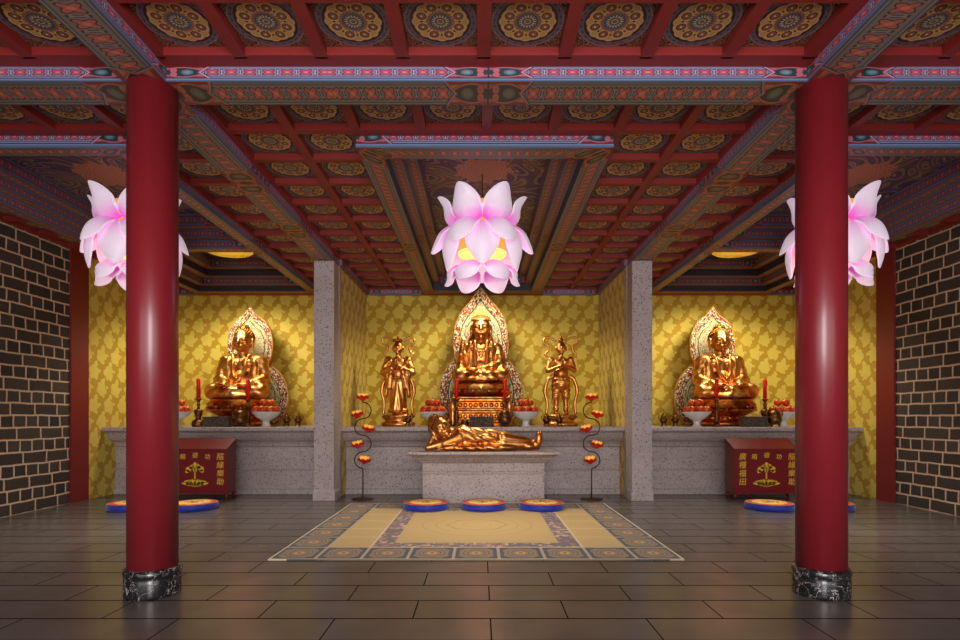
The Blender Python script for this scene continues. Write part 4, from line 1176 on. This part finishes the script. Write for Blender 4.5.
def tripod(x, y, label):
    r = thing('tripod_vessel', label, 'tripod vessel', (x, y, AZ), 0, 'little bronze tripod vessels')
    mb = MB()
    for k in range(3):
        a = 2*PI*k/3+PI/2; mb.cap((.04*math.cos(a), .04*math.sin(a), .08), (.055*math.cos(a), .055*math.sin(a), .01), .014, .009, seg=8)
    mb.build('feet', 'bronze', r, (0, 0, 0))
    MB().lathe([(.02, .065), (.06, .09), (.075, .13), (.06, .17), (.045, .185), (.055, .20), (.03, .225), (.012, .245), (.016, .258), (.002, .27)], 20, 0).build('vessel', 'bronze', r, (0, 0, 0))
    for q in (-1, 1):
        mb = MB(); mb.tube([(q*(.07+.03*math.sin(t)), 0, .15+.035*(1-math.cos(t))) for t in [PI*i/8 for i in range(9)]], .008, 8); mb.build('handle', 'bronze', r, (0, 0, 0))
tripod(-1.42, 11.05, 'little bronze tripod vessel at the foot of the robed attendant')
tripod(1.31, 11.05, 'little bronze tripod vessel at the foot of the praying attendant, nearer the throne'); tripod(1.56, 11.05, 'little bronze tripod vessel at the foot of the praying attendant, farther from the throne')
tripod(-3.79, 11.0, 'little bronze tripod vessel beside the apple bowl in the left alcove'); tripod(-3.57, 11.0, 'little bronze tripod vessel next to the left granite pillar')
tripod(3.83, 11.0, 'little bronze tripod vessel beside the apple bowl in the right alcove'); tripod(3.60, 11.0, 'little bronze tripod vessel next to the right granite pillar')

# flower stands
def flower_stand(x, q, label):
    r = thing('flower_stand', label, 'flower stand', (x, 10.16, 0), 0, 'tall winding flower stands')
    MB().lathe([(.196, 0), (.198, .012), (.19, .02), (.02, .026), (.014, .03)], 40, 0).build('foot_plate', 'iron', r, (0, 0, 0))
    mb = MB(); mb.tube([(0, 0, .02), (0, 0, .56)], .011, 10); mb.build('pole', 'iron', r, (0, 0, 0))
    P = []; R = .15; zz = .56; s = -q
    for k in range(4):
        for i in range(12):
            t = PI*i/12; P.append((s*R*math.sin(t)*1.0, 0, zz+R*(1-math.cos(t))))
        zz += 2*R; s = -s
    P.append((0, 0, zz)); P.append((0, 0, zz+.05))
    mb = MB(); mb.tube(P, .011, 10); mb.build('winding_stem', 'iron', r, (0, 0, 0))
    fl = [(0.02*q, .72, .12*q), (-.08*q, 1.0, -.2*q), (.09*q, 1.29, .2*q), (-.09*q, 1.55, -.2*q), (0.0, 1.86, 0)]
    for i, (dx, z, tl) in enumerate(fl):
        f = thing('lotus_flower', None, None, (dx, -.01, z-.06), 0); f.parent = r; f.rotation_euler = (0, tl, 0)
        mb = MB(); petals(mb, 8, .03, .0, .115, .085, .085, .02, 0, cols=5, seg=6, th=.004); petals(mb, 8, .03, .0, .125, .055, .08, .02, .5, cols=5, seg=6, th=.004)
        mb.lathe([(.02, -.02), (.05, .0), (.07, .03), (.06, .05)], 16, 0); mb.build('outer_petals', 'flame_petal_red', f, (0, 0, 0))
        mb = MB(); petals(mb, 9, .04, .02, .085, .125, .06, .02, .25, cols=5, seg=6, th=.004); mb.build('inner_petals', 'flame_petal_yellow', f, (0, 0, 0))
flower_stand(-2.125, 1, 'winding iron stand with five red lotus flowers, left of the stone table')
flower_stand(2.025, -1, 'winding iron stand with five red lotus flowers, right of the stone table')

# lotus lamps
def lotus_lamp():
    r = thing('lotus_lamp', 'x', 'lamp', (0, 0, 3.65), 0, 'hanging pink lotus lamps')
    MB().lathe([(.318, .0), (.32, .01), (.32, .62), (.30, .66)], 48, 0, cap=False).build('lamp_drum', 'drum', r, (0, 0, 0))
    MB().lathe([(.0, .004), (.31, .004), (.325, .012), (.325, .03)], 48, 0, cap=False).build('light_disc', 'disc', r, (0, 0, 0))
    mb = MB(); mb.lathe([(.0, .66), (.30, .66), (.30, .665), (.007, .67), (.007, 1.09)], 24, 0, cap=False); mb.build('hanger', 'dark', r, (0, 0, 0))
    def tier(n, ph, path, wd, name, cup):
        """path = [(radius, height)] from root to tip; each petal a mesh of its own"""
        seg = 15; cols = 11; pts = []
        for i in range(seg):
            t = i/(seg-1)*(len(path)-1); k = min(int(t), len(path)-2); f = t-k
            p0, p1, p2, p3 = path[max(k-1, 0)], path[k], path[k+1], path[min(k+2, len(path)-1)]
            pts.append(tuple(.5*((2*p1[d])+(-p0[d]+p2[d])*f+(2*p0[d]-5*p1[d]+4*p2[d]-p3[d])*f*f+(-p0[d]+3*p1[d]-3*p2[d]+p3[d])*f**3) for d in (0, 1)))
        mb = MB(); rows = []
        for i, (rr, z) in enumerate(pts):
            t = i/(seg-1); q_ = (t-.70)/.30; w = wd*.5*(.56+.44*math.sin(PI*t/.8) if t < .4 else (1-((t-.4)/.30)**2*.12 if t < .70 else .88*max(0, 1-q_)**.78))
            j0 = pts[max(i-1, 0)]; j1 = pts[min(i+1, seg-1)]; dr, dz = j1[0]-j0[0], j1[1]-j0[1]; L = math.hypot(dr, dz) or 1; nr, nz = -dz/L, dr/L
            row = []
            for j in range(cols):
                q = (j/(cols-1)-.5)*2; c = cup*q*q*w; row.append((rr+nr*c, q*w, z+nz*c))
            rows.append(row)
        mb.grid(rows, 0, [[(i/(seg-1), j/(cols-1)) for j in range(cols)] for i in range(seg)])
        first = None
        for k in range(n):
            if first is None:
                o = mb.build(name, 'petal', r, (0, 0, 0)); m = o.modifiers.new('thickness', 'SOLIDIFY'); m.thickness = .012; first = o
                s = o.modifiers.new('sub', 'SUBSURF'); s.levels = 1; s.render_levels = 1
            else: o = first.copy(); C.objects.link(o); o.parent = r
            o.rotation_euler = (0, 0, -PI/2+2*PI*(k+ph)/n)
    tier(6, .5, [(.20, .34), (.38, .36), (.50, .48), (.52, .64), (.61, .79)], .48, 'upper_petal', .5)
    tier(6, .5, [(.22, .38), (.40, .40), (.56, .30), (.64, .14), (.68, .02)], .42, 'middle_petal', -.45)
    tier(6, .0, [(.22, .35), (.42, .33), (.54, .16), (.55, -.06), (.50, -.25)], .46, 'side_petal', -.45)
    tier(6, .5, [(.25, -.12), (.37, -.15), (.46, -.23), (.46, -.32), (.50, -.41)], .40, 'lower_petal', -.45)
    return r
L0 = lotus_lamp(); L0.location = (.03, 7.5, 3.65); L0['label'] = 'pink lotus lamp hanging in the middle above the rug'
copy_tree(L0, None, (-4.62, 7.5, 3.65), .1, 'pink lotus lamp hanging behind the left red column'); copy_tree(L0, None, (4.73, 7.5, 3.65), -.1, 'pink lotus lamp hanging behind the right red column')
# ------------------------------------------------------------------ light and camera
def area(name, loc, rot, sx, sy, power, col, spread=None):
    l = bpy.data.lights.new(name, 'AREA'); l.shape = 'RECTANGLE'; l.size = sx; l.size_y = sy; l.energy = power; l.color = col
    if spread: l.spread = spread
    o = bpy.data.objects.new(name, l); C.objects.link(o); o.location = loc; o.rotation_euler = rot; return o
def point(name, loc, power, col, rad=.05):
    l = bpy.data.lights.new(name, 'POINT'); l.energy = power; l.color = col; l.shadow_soft_size = rad
    o = bpy.data.objects.new(name, l); C.objects.link(o); o.location = loc; return o
def spot(name, loc, tgt, power, col, ang, blend=.6, rad=.05):
    l = bpy.data.lights.new(name, 'SPOT'); l.energy = power; l.color = col; l.shadow_soft_size = rad; l.spot_size = ang; l.spot_blend = blend
    o = bpy.data.objects.new(name, l); C.objects.link(o); o.location = loc
    o.rotation_euler = (Vector(tgt)-Vector(loc)).to_track_quat('-Z', 'Y').to_euler(); return o
WARM = (1, .9, .7)
area('doorway_daylight', (XC, -3.5, 2.6), (PI/2, 0, 0), 2.4, 4.4, 420, (1, .95, .95))
for x in (-5.05, .03, 5.12):
    spot('alcove_downlight', (x, 11.2, 4.15), (x, 11.75, 1.3), 250 if abs(x) > 1 else 225, WARM, math.radians(150), .5, .32)
for x in (-4.62, .03, 4.73):
    area('lotus_lamp_light', (x, 7.5, 3.13), (0, 0, 0), .4, .4, 24, (1, .93, .8), math.radians(110))
w = bpy.data.worlds.new('world'); SC.world = w; w.use_nodes = True
w.node_tree.nodes['Background'].inputs[0].default_value = (1, .93, .92, 1); w.node_tree.nodes['Background'].inputs[1].default_value = 2.2
cam = bpy.data.cameras.new('camera'); co = bpy.data.objects.new('camera', cam); C.objects.link(co)
cam.sensor_width = 36; cam.lens = 21.0; cam.shift_y = 96.5/960; cam.clip_end = 60
co.location = (0, 0, 1.5); co.rotation_euler = (PI/2, 0, 0); SC.camera = co
SC.view_settings.view_transform = 'Standard'; SC.view_settings.look = 'None'; SC.view_settings.gamma = 1; SC.view_settings.exposure = 0
try: SC.view_settings.use_curve_mapping = False
except Exception: pass
